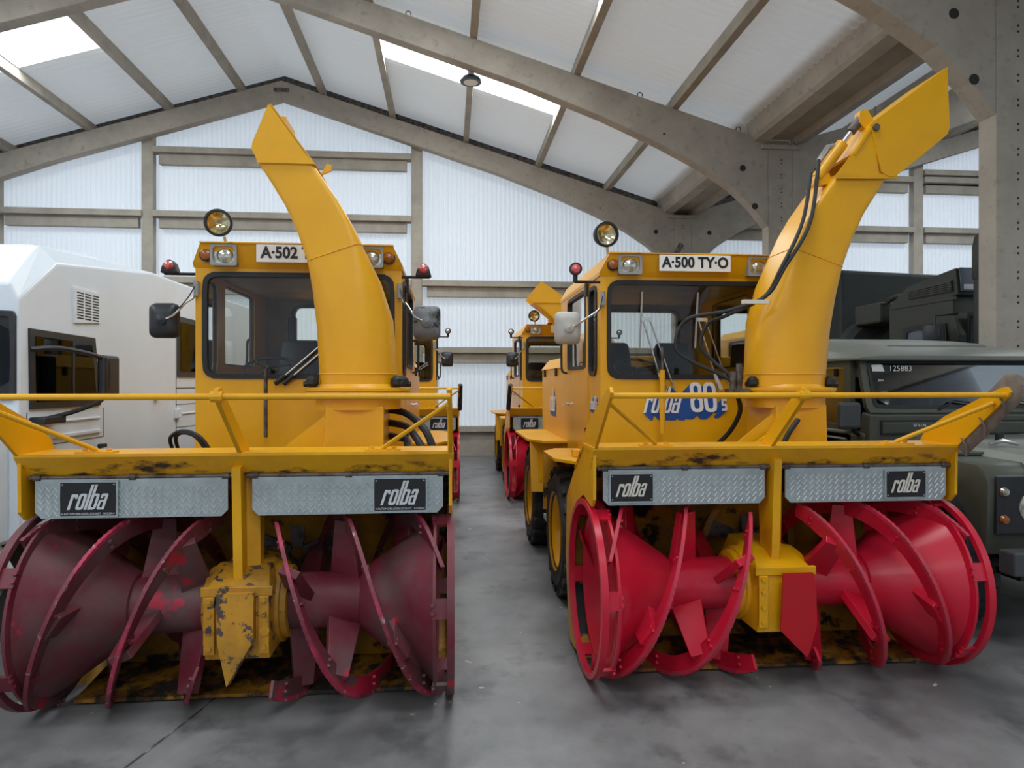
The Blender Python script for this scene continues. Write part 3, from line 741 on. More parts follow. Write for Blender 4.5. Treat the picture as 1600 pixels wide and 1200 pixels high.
    if o_['dir'] > 0:
        gs = MB(); gs.prism([(cx - .02, 1.43), (cx - .10, 1.20), (cx - .36, 1.20), (cx - .30, 1.25)], 'y', cy - .27, cy - .25); gs.build('gusset', M_yel, foot, 0)
    tt = MB(); tt.lathe([(.25, 1.45), (.25, 1.515), (.30, 1.52), (.31, 1.53), (.31, 1.545), (.305, 1.555), (.315, 1.56), (.315, 1.575), (.25, 1.58), (.235, 1.60)], (cx, cy, 0), (0, 0, 1), 40)
    ring = tt.build('turntable', M_yel_rust if near else M_yel, root, 30)
    if near:
        for a in (200, 330, 20):
            ar = math.radians(a); q = (cx + .275 * math.cos(ar), cy + .275 * math.sin(ar), 1.60)
            k_ = MB(); k_.lathe([(.02, -.02), (.038, 0), (.036, .03), (.015, .05)], q, (0, 0, 1), 10); k_.tube([q, (q[0] + .05 * math.cos(ar), q[1] + .05 * math.sin(ar), 1.60)], .018, 8)
            k_.build('clamp', M_black, ring)
    S, sx, sz = o_['dir'], o_['csx'], o_['csz']
    def tr(s_, z_): return (cx + S * s_ * sx, 1.6 + (z_ - 1.6) * sz)
    secs = [((.23, 1.585), (-.232, 1.585), .23, 2), ((.232, 1.66), (-.232, 1.66), .23, 2), ((.24, 1.93), (-.205, 1.99), .225, 2.6), ((.256, 2.14), (-.13, 2.22), .21, 4), ((.275, 2.31), (-.03, 2.42), .19, 10),
            ((.335, 2.49), (.03, 2.55), .185, 14), ((.405, 2.64), (.10, 2.675), .18, 14), ((.48, 2.765), (.175, 2.785), .18, 14), ((.5475, 2.87), (.235, 2.87), .18, 14)]
    rings = []
    for (l, r, d, p) in secs:
        l = tr(*l); r = tr(*r); c0 = ((l[0] + r[0]) / 2, (l[1] + r[1]) / 2); hv = ((r[0] - l[0]) / 2, (r[1] - l[1]) / 2)
        rg = []
        for k in range(48):
            a = 2 * PI * k / 48; ca, sa = math.cos(a), math.sin(a)
            u = math.copysign(abs(ca) ** (2 / p), ca); v = math.copysign(abs(sa) ** (2 / p), sa)
            rg.append((c0[0] + hv[0] * u, cy + d * v, c0[1] + hv[1] * u))
        rings.append(rg)
    # hollow: outer skin with an inner return at the mouth
    inner = []
    for rg in (rings[-1], rings[-3]):
        cxm = sum(q[0] for q in rg) / 48; czm = sum(q[2] for q in rg) / 48
        inner.append([(cxm + (q[0] - cxm) * .95, cy + (q[1] - cy) * .95, czm + (q[2] - czm) * .95) for q in rg])
    chute = MB().loft(rings + inner, False, True).build('chute', M_yel, root, 28)
    # weld seams
    for i, q in ((1, .004), (4, .003), (8, .006)):
        rg = rings[i]; m_ = MB(); pts = [Vector(p_) for p_ in rg] + [Vector(rg[0])]
        cc = Vector((sum(p_.x for p_ in pts) / 49, cy, sum(p_.z for p_ in pts) / 49))
        m_.tube([tuple(p_ + (p_ - cc).normalized() * .001) for p_ in pts], q, 6); m_.build('weld_seam', M_yel_rust, chute)
    # deflector
    if o_['deflector'] == 'short':
        poly = [(.545, 2.875), (.583, 2.95), (.578, 2.985), (.49, 3.205), (.475, 3.205), (.235, 2.875)]
        df = MB()
        for ysg in (-1, 1):
            yy = cy + ysg * .182; MB().prism([tr(*q) for q in poly], 'y', yy - .005, yy + .005).build('deflector_cheek', M_yel, chute, 0)
        a, b2 = tr(.235, 2.87), tr(.482, 3.21)
        df.hexa([(a[0], cy - .187, a[1]), (a[0], cy + .187, a[1]), (a[0] + .012 * -S, cy + .187, a[1]), (a[0] + .012 * -S, cy - .187, a[1])],
                [(b2[0], cy - .187, b2[1]), (b2[0], cy + .187, b2[1]), (b2[0] + .012 * -S, cy + .187, b2[1]), (b2[0] + .012 * -S, cy - .187, b2[1])])
        dfo = df.build('deflector', M_yel, chute, 0)
        MB().prism([tr(*q) for q in ((.55, 2.87), (.556, 2.905), (.245, 2.905), (.232, 2.87))], 'y', cy - .192, cy - .186).build('deflector_strap', M_yel, chute, 0)
        lug = tr(.20, 2.875); MB().prism([(lug[0] - .02, lug[1] - .03), (lug[0] + .045, lug[1] + .0), (lug[0] + .045, lug[1] + .035), (lug[0] + .02, lug[1] + .04)], 'y', cy - .06, cy - .04).build('deflector_lug', M_yel, chute, 0)
        e = tr(.455, 3.16); MB().box(e[0] - .04, e[0] + .045, cy - .1, cy + .15, e[1] - .03, e[1] + .012).build('rubber_lip', M_yel_rust, chute, 0)
    else:
        df = MB()
        f1 = [(.25, 2.93), (.49, 3.24), (.54, 2.945)]; f2 = [(.47, 3.255), (.50, 3.28), (.995, 3.645), (1.012, 3.26), (1.0, 3.215), (.955, 3.175), (.65, 2.935), (.60, 2.925), (.55, 2.955)]
        cv = lambda q: (cx + S * q[0], q[1])
        for ysg in (-1, 1):
            yy = cy + ysg * .186; MB().prism([cv(q) for q in f1], 'y', yy - .005, yy + .005).build('deflector_base', M_yel, chute, 0)
        df = MB()
        for ysg in (-1, 1):
            yy = cy + ysg * .197; MB().prism([cv(q) for q in f2], 'y', yy - .005, yy + .005).build('deflector_cheek', M_yel, chute, 0)
        for q0, q1 in (((.50, 3.28), (.995, 3.645)), ((.36, 3.07), (.50, 3.28))):
            a, b2 = cv(q0), cv(q1)
            df.hexa([(a[0], cy - .20, a[1]), (a[0], cy + .20, a[1]), (a[0] + .012 * S, cy + .20, a[1] - .012), (a[0] + .012 * S, cy - .20, a[1] - .012)],
                    [(b2[0], cy - .20, b2[1]), (b2[0], cy + .20, b2[1]), (b2[0] + .012 * S, cy + .20, b2[1] - .012), (b2[0] + .012 * S, cy - .20, b2[1] - .012)])
        dfo = df.build('deflector', M_yel, chute, 0)
        pv = MB(); pv.cyl((cv((.505, 3.235))[0], cy - .20, 3.235), (0, -1, 0), .022, .02, 8); pv.build('pivot_bolt', M_dsteel, chute)
        MB().prism([cv(q) for q in ((.24, 2.905), (.66, 2.915), (.655, 2.945), (.25, 2.94))], 'y', cy - .198, cy - .188).build('deflector_strap', M_yel_rust, chute, 0)
        # hydraulic ram along the outer edge
        a = Vector((cx + S * .17, cy - .1, 2.93)); b2 = Vector((cx + S * .47, cy - .1, 3.33)); d = (b2 - a)
        MB().tube([tuple(a), tuple(a + d * .58)], .038, 14).build('ram_cylinder', M_yel, chute)
        MB().tube([tuple(a + d * .58), tuple(a + d * .86)], .017, 12).build('ram_rod', M_chrome, chute)
        MB().tube([tuple(a + d * .78), tuple(b2)], .03, 10).build('ram_clevis', M_dsteel, chute)
        MB().prism([(b2.x - S * .03, b2.z - .03), (b2.x + S * .03, b2.z - .09), (b2.x + S * .09, b2.z - .05), (b2.x + S * .03, b2.z + .05), (b2.x - S * .02, b2.z + .04)], 'y', cy - .13, cy - .07).build('ram_bracket', M_yel, chute, 0)
        MB().prism([(a.x - S * .04, a.z - .05), (a.x + S * .09, a.z - .04), (a.x + S * .07, a.z + .03), (a.x - S * .02, a.z + .03)], 'y', cy - .13, cy - .07).build('ram_foot', M_yel, chute, 0)
        w = MB(); w.tube([tuple(a + d * .5 + Vector((-S * .03, 0, .02))), tuple(a + d * .5 + Vector((-S * .075, 0, .01))), tuple(a + d * .38 + Vector((-S * .1, 0, -.03)))], .016, 8); w.build('hose_fitting', M_chrome, chute)
        q0 = a + d * .38 + Vector((-S * .10, 0, -.03)); q1 = a + Vector((-S * .05, -.02, .03))
        for i, q in enumerate((q0, q1)):
            MB().tube(smooth_path([tuple(q), (cx + .06 - .05 * i, cy - .22, 2.62), (cx - .13 - .02 * i, cy - .26, 2.32), (cx - .23, cy - .22 + .02 * i, 2.15), (cx - .42, cy - .10, 2.07 - .025 * i), (cx - .66 + .14 * i, cy - .0, 2.02 - .03 * i),
                                   (cx - .73 + .17 * i, cy + .02, 1.85), (cx - .64 + .15 * i, cy - .02, 1.75), (cx - .42 + .03 * i, cy - .1, 1.63), (cx - .38, cy - .12, 1.52)], 8), .0125, 8).build('hydraulic_hose', M_black, chute)
        cl = MB(); cl.box(cx - .38, cx - .22, cy - .24, cy - .2, 2.10, 2.125); cl.build('hose_clip', M_cream, chute, 0)
        vv = MB(); vv.cyl((cx - .40, cy - .12, 1.56), (0, 0, 1), .022, .12, 10); vv.cyl((cx - .36, cy - .12, 1.56), (0, 0, 1), .02, .17, 10); vv.box(cx - .44, cx - .3, cy - .16, cy - .08, 1.52, 1.57)
        vv.build('valve_block', M_dsteel, chute)
    # ---------------- chassis, wheels, wings
    MB().box(-.45, .45, .6, 4.2, .42, 1.02).build('chassis', M_yel_dirty, root, 0, .01)
    for sgn in (-1, 1):
        for y in (1.5, 3.22): build_wheel(root, sgn * .93, y, sgn, near)
        P = [(sgn * .62, .95), (sgn * .88, .95), (sgn * 1.0, 1.18), (sgn * 1.0, 1.72), (sgn * .88, 1.95), (sgn * .62, 1.95)]
        fw = MB().prism(P, 'z', 1.045, 1.065).build('wing_plate', M_yel, root, 0)
        MB().prism([(.98, 1.05), (1.22, 1.05), (1.10, .86)], 'x', sgn * .66, sgn * .68).build('wing_gusset', M_yel, fw, 0)
        MB().box(sgn * .82 - .03, sgn * .82 + .03, 1.24, 1.32, 1.065, 1.12).build('wing_block', M_yel, fw, 0, .006)
        MB().box(min(sgn * .62, sgn * .97), max(sgn * .62, sgn * .97), 1.94, 1.955, .56, 1.05).build('mud_panel', M_yel_dirty if sgn < 0 and near else M_yel, fw, 0)
        P = [(sgn * .62, 2.45), (sgn * .9, 2.45), (sgn * 1.02, 2.7), (sgn * 1.02, 3.85), (sgn * .9, 4.05), (sgn * .62, 4.05)]
        rw = MB().prism(P, 'z', 1.065, 1.085).build('rear_wing_plate', M_yel, root, 0)
        MB().hexa([(sgn * .68, 2.58, .60), (sgn * .99, 2.62, .60), (sgn * .99, 2.64, .60), (sgn * .68, 2.60, .60)], [(sgn * .62, 2.5, 1.07), (sgn * 1.0, 2.66, 1.07), (sgn * 1.0, 2.68, 1.07), (sgn * .62, 2.52, 1.07)]).build('mud_panel', M_yel, rw, 0)
        MB().box(min(sgn * .5, sgn * .92), max(sgn * .5, sgn * .92), 2.05, 2.3, .42, .46).build('step', M_steel, root, 0)
    # ---------------- cab
    CW, Y0, Y1, ZB, ZT = .675, 1.11, 2.80, 1.02, 2.40
    fm = lambda u, v, w: (u, Y0 + w, v)
    win = (-.61, .61, 1.655, 2.325, .07)
    c = MB()
    ring_panel(c, (-CW, CW, ZB, 2.375, 0), win, fm, 0, .03)
    cab = c.build('cab', M_yel, root, 0)
    gk = MB(); ring_panel(gk, (win[0] - .02, win[1] + .02, win[2] - .02, win[3] + .02, .09), (win[0] + .012, win[1] - .012, win[2] + .012, win[3] - .012, .06), fm, -.012, .02)
    ws = gk.build('windscreen_gasket', M_black, root, 40)
    pane(MB(), win, fm, .008).build('windscreen', M_glass, ws, 0)
    side_w = [((Y0 + .13, Y0 + .36, 1.68, 2.31, .06)), ((Y0 + .52, Y0 + 1.30, 1.74, 2.33, .03))]
    for sgn in (-1, 1):
        sm = lambda u, v, w, sgn=sgn: (sgn * (CW - w), u, v)
        splits = [(Y0 + .03, Y0 + .43), (Y0 + .43, Y1)]
        for (a, b2), wn, nm in zip(splits, side_w, ('cab_side', 'door')):
            pn = MB(); ring_panel(pn, (a + .002, b2 - .002, ZB if nm == 'cab_side' else ZB, ZT, 0), wn, sm, 0 if nm == 'cab_side' else -.006, .03, 40)
            po = pn.build(nm, M_yel, cab, 0)
            gm = MB(); ring_panel(gm, (wn[0] - .02, wn[1] + .02, wn[2] - .02, wn[3] + .02, wn[4] + .02), (wn[0] + .01, wn[1] - .01, wn[2] + .01, wn[3] - .01, wn[4] * .8), sm, -.012, .02, 40)
            go = gm.build('side_window_gasket', M_black, root, 40)
            pane(MB(), wn, sm, .01).build('side_window', M_glass, go, 0)
        MB().tube(smooth_path([(sgn * (CW + .005), Y0 + 1.36, 1.98), (sgn * (CW + .05), Y0 + 1.38, 1.97), (sgn * (CW + .055), Y0 + 1.38, 1.85), (sgn * (CW + .05), Y0 + 1.36, 1.72), (sgn * (CW + .0), Y0 + 1.35, 1.70)]), .011, 8).build('grab_handle', M_black, cab)
        h = MB(); h.cyl((sgn * CW, Y0 + 1.25, 1.42), (sgn, 0, 0), .012, .05, 8); h.box(sgn * (CW + .045) - .008, sgn * (CW + .045) + .008, Y0 + 1.19, Y0 + 1.31, 1.412, 1.43)
        h.build('door_handle', M_chrome, cab)
        for z in (1.16, 2.28): MB().box(min(sgn * CW, sgn * (CW + .025)), max(sgn * CW, sgn * (CW + .025)), Y0 + .41, Y0 + .46, z, z + .1).build('door_hinge', M_black, cab, 0)
    rwn = (-.40, .46, 1.74, 2.30, .07)
    rm = lambda u, v, w: (u, Y1 - w, v)
    pn = MB(); ring_panel(pn, (-CW, CW, ZB, ZT, 0), rwn, rm, 0, .03, 40); pn.build('cab_rear', M_interior, cab, 0)
    gm = MB(); ring_panel(gm, (rwn[0] - .02, rwn[1] + .02, rwn[2] - .02, rwn[3] + .02, .09), (rwn[0] + .01, rwn[1] - .01, rwn[2] + .01, rwn[3] - .01, .06), rm, -.01, .045, 40)
    go = gm.build('rear_window_gasket', M_black, root, 40); pane(MB(), rwn, rm, .01).build('rear_window', M_glass, go, 0)
    # roof with chamfered long edges and forward visor
    YV = Y0 - .07
    r = MB()
    r.hexa([(-CW - .01, Y0 - .005, 2.372), (CW + .01, Y0 - .005, 2.372), (CW + .01, Y1 + .03, 2.372), (-CW - .01, Y1 + .03, 2.372)],
           [(-CW - .01, Y0 - .02, 2.40), (CW + .01, Y0 - .02, 2.40), (CW + .01, Y1 + .03, 2.40), (-CW - .01, Y1 + .03, 2.40)])
    r.hexa([(-CW - .01, Y0 - .02, 2.40), (CW + .01, Y0 - .02, 2.40), (CW + .01, Y1 + .03, 2.40), (-CW - .01, Y1 + .03, 2.40)],
           [(-CW + .055, YV, 2.528), (CW - .055, YV, 2.528), (CW - .055, Y1 + .03, 2.515), (-CW + .055, Y1 + .03, 2.515)])
    roof = r.build('roof', M_yel, cab, 0)
    MB().box(-CW + .05, CW - .05, YV - .012, YV + .05, 2.522, 2.53).build('roof_lip', M_yel_rust, cab, 0)
    MB().box(-.64, .64, Y0 + .04, Y1 - .04, 2.355, 2.368).build('headlining', M_interior, cab, 0)
    # lamps on the brow: the brow face leans forward
    def brow(x, z): t = (z - 2.33) / (2.528 - 2.33); return Y0 - .005 - .062 * max(0, t)
    zc = 2.447
    for sgn in (-1, 1):
        x = sgn * .475; y = brow(x, zc)
        w = MB(); ring_panel(w, (x - .085, x + .085, zc - .07, zc + .07, .012), (x - .07, x + .07, zc - .056, zc + .056, .03), lambda u, v, w_: (u, y + w_, v), -.028, .05, 24)
        hl = w.build('head_lamp', M_greypl, root, 30)
        l = MB(); l.lathe([(.0, -.012), (.03, -.010), (.05, 0), (.056, .01)], (x + .004, y - .012, zc), (0, 1, 0), 24, False); l.box(x - .072, x + .072, y - .006, y + .0, zc - .058, zc + .058)
        l.build('lens', M_lens, hl)
        x = sgn * .592
        il = MB().lathe([(.0, -.028), (.02, -.026), (.035, -.018), (.038, 0), (.038, .05)], (x, y - .0, zc + .002), (0, 1, 0), 20, False).build('indicator_lamp', M_amber, root)
        MB().lathe([(.045, -.004), (.045, .05)], (x, y, zc + .002), (0, 1, 0), 20).build('lamp_base', M_blackgl, il)
    # number plate
    y = brow(0, zc); pw, phh = .26, .058; pcx = o_.get('platex', -.005)
    npl = MB().box(pcx - pw, pcx + pw, y - .05, y - .035, zc - phh + .01, zc + phh + .01).build('number_plate', M_white, root, 0, .002)
    text_mesh(o_['plate'], 'plate_characters', M_blk_print, npl, .104, face_front(pcx, y - .0515, zc + .012), xs=o_.get('plxs', .93), bold=.0035, ext=.0008, space=1.0)
    # round work lamp on roof
    wx = o_.get('workx', -.55)
    if wx is not None:
        wz = 2.665; wy = Y0 - .02; dv = Vector((.12, -1, -.12)).normalized()
        wl_ = MB(); cc = Vector((wx, wy, wz)); wl_.lathe([(.0, .10), (.05, .09), (.08, .05), (.09, .0), (.09, -.02), (.074, -.022), (.070, .0)], tuple(cc), tuple(-dv), 28, False)
        wk = wl_.build('work_lamp', M_black, root)
        MB().lathe([(.0, .03), (.03, .024), (.055, .005), (.073, -.006)], tuple(cc), tuple(-dv), 28, False).build('lens', M_lens_y, wk)
        MB().tube([(wx + .02, wy + .05, wz - .08), (wx + .035, wy + .08, 2.5)], .010, 8).build('lamp_stem', M_cream, wk)
    if o_.get('beacon'):
        b = MB(); b.box(-.27, -.17, Y0 + .05, Y0 + .15, 2.525, 2.56); bo = b.build('roof_beacon', M_black, root, 0)
        MB().box(-.265, -.175, Y0 + .055, Y0 + .145, 2.56, 2.63).build('lens', M_orange, bo, 0, .008)
    # side markers on black arms, mirrors
    for sgn in (-1, 1):
        am = MB().tube([(sgn * (CW - .02), Y0 + .02, 2.33), (sgn * (CW + .19), Y0 - .02, 2.325)], .011, 6).build('marker_arm', M_black, root)
        if o_.get('marker') == 'wedge':
            q = (sgn * (CW + .15), Y0 - .03)
            k_ = MB(); P = [(q[0] - .055, 2.325), (q[0] + .055, 2.325), (q[0] + .035, 2.39), (q[0] + .01, 2.415), (q[0] - .015, 2.41), (q[0] - .045, 2.37)]
            k_.prism(P, 'y', q[1] - .03, q[1] + .05); k_.build('marker_housing', M_black, am, 0, .01)
            MB().lathe([(.0, -.03), (.022, -.024), (.032, 0)], (q[0], q[1] - .03, 2.375), (0, 1, 0), 18, False).build('marker_lens', M_redlens, am)
        else:
            q = (sgn * (CW + .185), Y0 - .03)
            k_ = MB(); k_.lathe([(.0, .05), (.03, .045), (.045, .02), (.045, -.01), (.036, -.012)], (q[0], q[1], 2.415), (0, 1, 0), 18, False); k_.tube([(q[0], q[1] + .02, 2.325), (q[0], q[1] + .02, 2.38)], .018, 8)
            k_.build('marker_housing', M_black, am)
            MB().lathe([(.0, -.025), (.025, -.02), (.037, -.005)], (q[0], q[1], 2.415), (0, 1, 0), 18, False).build('marker_lens', M_redlens if near else M_chrome, am)
        mm = o_['mirrors'][0 if sgn < 0 else 1]
        if mm:
            mxp, mz, mw, mh = sgn * mm[0], mm[1], .09, .113
            k_ = MB(); rg = []
            for (sc, yy) in ((.55, -.045), (.92, -.025), (1, 0), (1, .025), (.93, .03)):
                pts = []
                for i in range(40):
                    a = 2 * PI * i / 40; rr = rr_radius(mw, mh, .035, a) * sc; pts.append((mxp + rr * math.cos(a), Y0 - .10 + yy, mz + rr * math.sin(a)))
                rg.append(pts)
            k_.loft(rg); mo = k_.build('mirror', mm[2], root, 50)
            MB().tube(smooth_path([(mxp + .01, Y0 - .15, mz - .0), (mxp - sgn * .07, Y0 - .14, mz + .03), (sgn * (CW + .04), Y0 - .06, mz + .12), (sgn * (CW + .005), Y0 - .02, mz + .16), (sgn * (CW - .01), Y0 - .005, mz + .22)]), .0075, 8).build('mirror_arm', M_chrome, mo)
            MB().lathe([(.03, 0), (.034, -.02), (.0, -.03)], (mxp, Y0 - .14, mz), (0, 1, 0), 12, False).build('mirror_boss', mm[2], mo)
            MB().tube([(sgn * (CW - .012), Y0 - .02, mz + .17), (sgn * (CW - .012), Y0 - .02, mz + .27)], .017, 10).build('mirror_mount', M_greypl, mo)
            if near: MB().tube(smooth_path([(sgn * (CW - .01), Y0 - .03, mz + .24), (sgn * (CW + .02), Y0 - .08, mz + .15), (sgn * (CW + .07), Y0 - .11, mz + .07)]), .004, 6).build('mirror_cable', M_black, mo)
    # interior
    for sx_ in (-.27, .30):
        st = MB(); st.box(sx_ - .2, sx_ + .2, 1.95, 2.4, 1.40, 1.52); 
        st.hexa([(sx_ - .21, 2.36, 1.48), (sx_ + .21, 2.36, 1.48), (sx_ + .21, 2.46, 1.48), (sx_ - .21, 2.46, 1.48)], [(sx_ - .16, 2.44, 1.98), (sx_ + .16, 2.44, 1.98), (sx_ + .16, 2.52, 1.98), (sx_ - .16, 2.52, 1.98)])
        st.build('seat', M_seat, root, 30, .04)
    sw = MB(); dvec = Vector((0, -.45, .9)).normalized(); cc = Vector((-.30, 1.50, 1.72)); a1 = Vector((1, 0, 0)); a2 = dvec.cross(a1)
    sw.tube([tuple(cc + (a1 * math.cos(t) + a2 * math.sin(t)) * .17) for t in [2 * PI * k / 28 for k in range(29)]], .011, 6)
    for t in (0.3, 2.4, 4.5): sw.tube([tuple(cc), tuple(cc + (a1 * math.cos(t) + a2 * math.sin(t)) * .17)], .008, 6)
    sw.tube([tuple(cc), tuple(cc - dvec * .35)], .02, 8)
    sw.build('steering_wheel', M_black, root)
    MB().box(-.6, .6, 1.16, 1.35, 1.45, 1.63).build('dashboard', M_blackgl, root, 0, .02)
    MB().box(-.62, .62, 1.16, 2.75, 1.06, 1.1).build('cab_floor', M_interior, cab, 0)
    if near:
        MB().box(-.43, -.36, 2.66, 2.74, 1.98, 2.2).build('wall_heater', M_blackgl, root, 0, .015)
    # wipers
    if o_.get('wiper') == 'parked_right':
        for xa, za, xb, zb in ((.10, 1.63, .55, 1.93), (.16, 1.63, .56, 1.90)):
            wp = MB().tube([(xa, Y0 - .03, za), (xa + .07, Y0 - .035, za + .06)], .016, 8).build('wiper', M_black, root)
            MB().tube([(xa + .07, Y0 - .035, za + .06), (xb, Y0 - .03, zb)], .008, 6).build('wiper_arm', M_chrome, wp)
    if near:
        if o_['wiper'] == 'parked':
            for i, (xa, za, xb, zb) in enumerate(((-.155, 1.60, .19, 1.90), (-.10, 1.60, .19, 1.85))):
                k_ = MB(); k_.tube([(xa, Y0 - .03, za), (xa + .07, Y0 - .035, za + .06)], .016, 8); wp = k_.build('wiper', M_black, root)
                MB().tube([(xa + .07, Y0 - .035, za + .06), (xb, Y0 - .03, zb)], .006, 6).build('wiper_arm', M_chrome, wp)
        else:
            for x in (-.21, .20):
                k_ = MB(); k_.tube([(x, Y0 - .03, 1.56), (x - .05, Y0 - .035, 1.68)], [.02, .012], 8); k_.tube([(x - .05, Y0 - .035, 1.68), (x - .165, Y0 - .03, 2.06)], .0065, 6)
                k_.tube([(x + .07, Y0 - .03, 1.56), (x - .115, Y0 - .03, 2.06)], .006, 6); k_.box(x - .175, x - .10, Y0 - .036, Y0 - .024, 2.05, 2.075)
                wp = k_.build('wiper', M_chrome, root)
                MB().tube([(x - .185, Y0 - .02, 1.86), (x - .165, Y0 - .02, 2.26)], .007, 6).build('wiper_blade', M_greypl, wp)
        sx_ = o_['stake']
        k_ = MB(); k_.tube([(sx_, Y0 - .09, 1.25), (sx_, Y0 - .09, 1.70)], .019 if o_['dir'] > 0 else .013, 10); k_.build('width_marker_post', M_yel if o_['dir'] > 0 else M_dsteel, root)
        if o_['dir'] > 0: MB().tube([(sx_, Y0 - .09, 1.69), (sx_ + .0, Y0 - .09, 1.86)], .011, 8).build('marker_rod', M_dsteel, root)
    if o_.get('decal'):
        dx, dz = -.07, 1.475
        pl = lambda u, v, w_: (u, Y0 - .012 - w_, v); pls = lambda u, v, w_: (u, Y0 - .001 - w_, v)
        words = (('rolba', dx - .145, dz - .004, .19, .30, .86, 1), ('80', dx + .155, dz + .012, .215, -.1, .95, -1), ("'s", dx + .30, dz - .01, .14, -.1, .9, -1))
        for wd, x_, z_, h_, sh_, xs_, sd in words:
            logo(wd, 'decal_lettering', M_white, cab, x_, z_, h_, pl, sh_, xs_, .001)
            logo(wd, 'decal_shadow', M_blue, cab, x_, z_, h_, pls, sh_, xs_, .0006, [(sd * .0045 * k * (1 if k % 2 else 1), -.0045 * k, .0095 - .0007 * k) for k in range(1, 13)])
        ps = lambda off: (lambda u, v, w_: (-CW - off - w_, Y0 + .22 - u, v))
        logo("rolba80's", 'decal_lettering', M_white, cab, 0, 1.45, .10, ps(.003), .25, .85, .001)
        logo("rolba80's", 'decal_shadow', M_blue, cab, 0, 1.45, .10, ps(.0), .25, .85, .0006, [(.0035 * k, -.0035 * k, .0025 - .0003 * k) for k in range(1, 8)])
    # ---------------- engine hood
    h = MB(); h.hexa([(-.67, Y1 + .03, 1.06), (.67, Y1 + .03, 1.06), (.67, 4.2, 1.06), (-.67, 4.2, 1.06)], [(-.67, Y1 + .03, 1.76), (.67, Y1 + .03, 1.76), (.67, 4.2, 1.76), (-.67, 4.2, 1.76)])
    hood = h.build('engine_hood', M_yel, root, 0, .01)
    MB().hexa([(-.685, Y1 + .03, 1.755), (.685, Y1 + .03, 1.755), (.685, 4.22, 1.755), (-.685, 4.22, 1.755)], [(-.60, Y1 + .03, 1.87), (.60, Y1 + .03, 1.87), (.60, 4.15, 1.87), (-.60, 4.15, 1.87)]).build('hood_lid', M_yel, hood, 0, .008)
    for sgn in (-1, 1):
        for y in (3.1, 3.9): MB().box(min(sgn * .67, sgn * .69), max(sgn * .67, sgn * .69), y, y + .06, 1.68, 1.76).build('hood_latch', M_black, hood, 0)
    if o_.get('decal'):
        ph_ = lambda off: (lambda u, v, w_: (-.67 - off - w_, 3.38 - u, v))
        logo("rolba", 'decal_lettering', M_white, hood, 0, 1.42, .24, ph_(.004), .25, .9, .001)
        logo("rolba", 'decal_shadow', M_blue, hood, 0, 1.42, .24, ph_(.0), .25, .9, .0006, [(.006 * k, -.006 * k, .0035 - .0003 * k) for k in range(1, 10)])
    # hoses around the foot
    if near and o_['dir'] < 0:
        for i in range(2):
            MB().tube(smooth_path([(-.62 + .03 * i, .6, 1.2), (-.60 + .03 * i, .5, 1.29), (-.50, .42, 1.335 - .01 * i), (-.40 - .02 * i, .40, 1.30), (-.34 - .02 * i, .42, 1.2)]), .011, 8).build('hydraulic_hose', M_black, root)
        for i in range(3):
            MB().tube(smooth_path([(cx + .15, .75, 1.44 - .08 * i), (cx + .28, .66, 1.42 - .08 * i), (cx + .40 - .05 * i, .52, 1.33 - .05 * i), (cx + .46 - .06 * i, .48, 1.2)]), .022, 8).build('hydraulic_hose', M_black, root)
    elif near:
        MB().tube(smooth_path([(cx - .36, cy - .10, 1.52), (cx - .31, cy - .02, 1.42), (cx - .33, cy + .1, 1.28), (cx - .42, cy + .2, 1.15)]), .016, 8).build('hydraulic_hose', M_black, root)
        MB().tube(smooth_path([(cx - .05, .35, 1.38), (cx - .12, .33, 1.30), (cx - .16, .35, 1.2)]), .016, 8).build('hydraulic_hose', M_black, root)
    return root

COMMON = dict(nsize=(.255, .16))
snow_blower('snow_blower', (-.99, 3.64), 'yellow snow blower with dusty maroon augers, plate A 502, beside the white truck',
            dict(near=True, rotor=M_maroon, edge=M_edge, house=M_yel_dirty, gear=M_yel_worn, plough='yellow', dir=-1, csx=1.0, csz=1.0, deflector='short', names=(-.705, .755), nsize=(.26, .165), nameink=M_silver, small=True,
                 plate='A·502 TYO', mirrors=((.835, 2.01, M_blackgl), (.85, 2.01, M_gmirror)), marker='wedge', wiper='parked', stake=-.20, thin_right=True, phase=(.45, .05), workx=-.52, platex=.0))
snow_blower('snow_blower', (1.76, 3.75), 'yellow snow blower with bright red augers, plate A 500 TYO, beside the olive jeep',
            dict(near=True, rotor=M_red, edge=M_redge, house=M_yel_dirty, gear=M_yel, plough='red', dir=1, csx=1.12, csz=1.05, deflector='long', names=(-.80, .725), nsize=(.235, .15), nameink=M_cream,
                 plate='A·500 TY·O', mirrors=((.93, 1.99, M_pmirror), None), marker='round', wiper='pantograph', stake=-.25, sleeve=True, phase=(0, .2), workx=-.64, midx=-.05, decal=True, platex=-.01))
snow_blower('snow_blower', (-.86, 9.6), 'far yellow snow blower parked behind the one with maroon augers',
            dict(near=False, rotor=M_red, house=M_yel_dirty, gear=M_yel, plough='yellow', dir=-1, csx=1.0, csz=1.0, deflector='short', names=(-.72, .74), nsize=(.25, .16), nameink=M_silver,
                 plate='', mirrors=((.85, 1.98, M_blackgl), (.85, 1.98, M_blackgl)), marker='round', edge_rag=(1,), workx=None, cx=-.45, wiper='parked_right'))
snow_blower('snow_blower', (1.84, 9.65), 'far yellow snow blower with orange beacon behind the bright red augers',
            dict(near=False, rotor=M_red, house=M_yel_dirty, gear=M_yel, plough='yellow', dir=-1, csx=1.9, csz=.94, deflector='short', names=(-.72, .74), nsize=(.25, .16), nameink=M_silver,
                 plate='C8', plxs=1.0, mirrors=((.85, 1.98, M_blackgl), (.85, 1.98, M_blackgl)), marker='round', edge_rag=(-1,), workx=-.5, beacon=True, platex=.02))

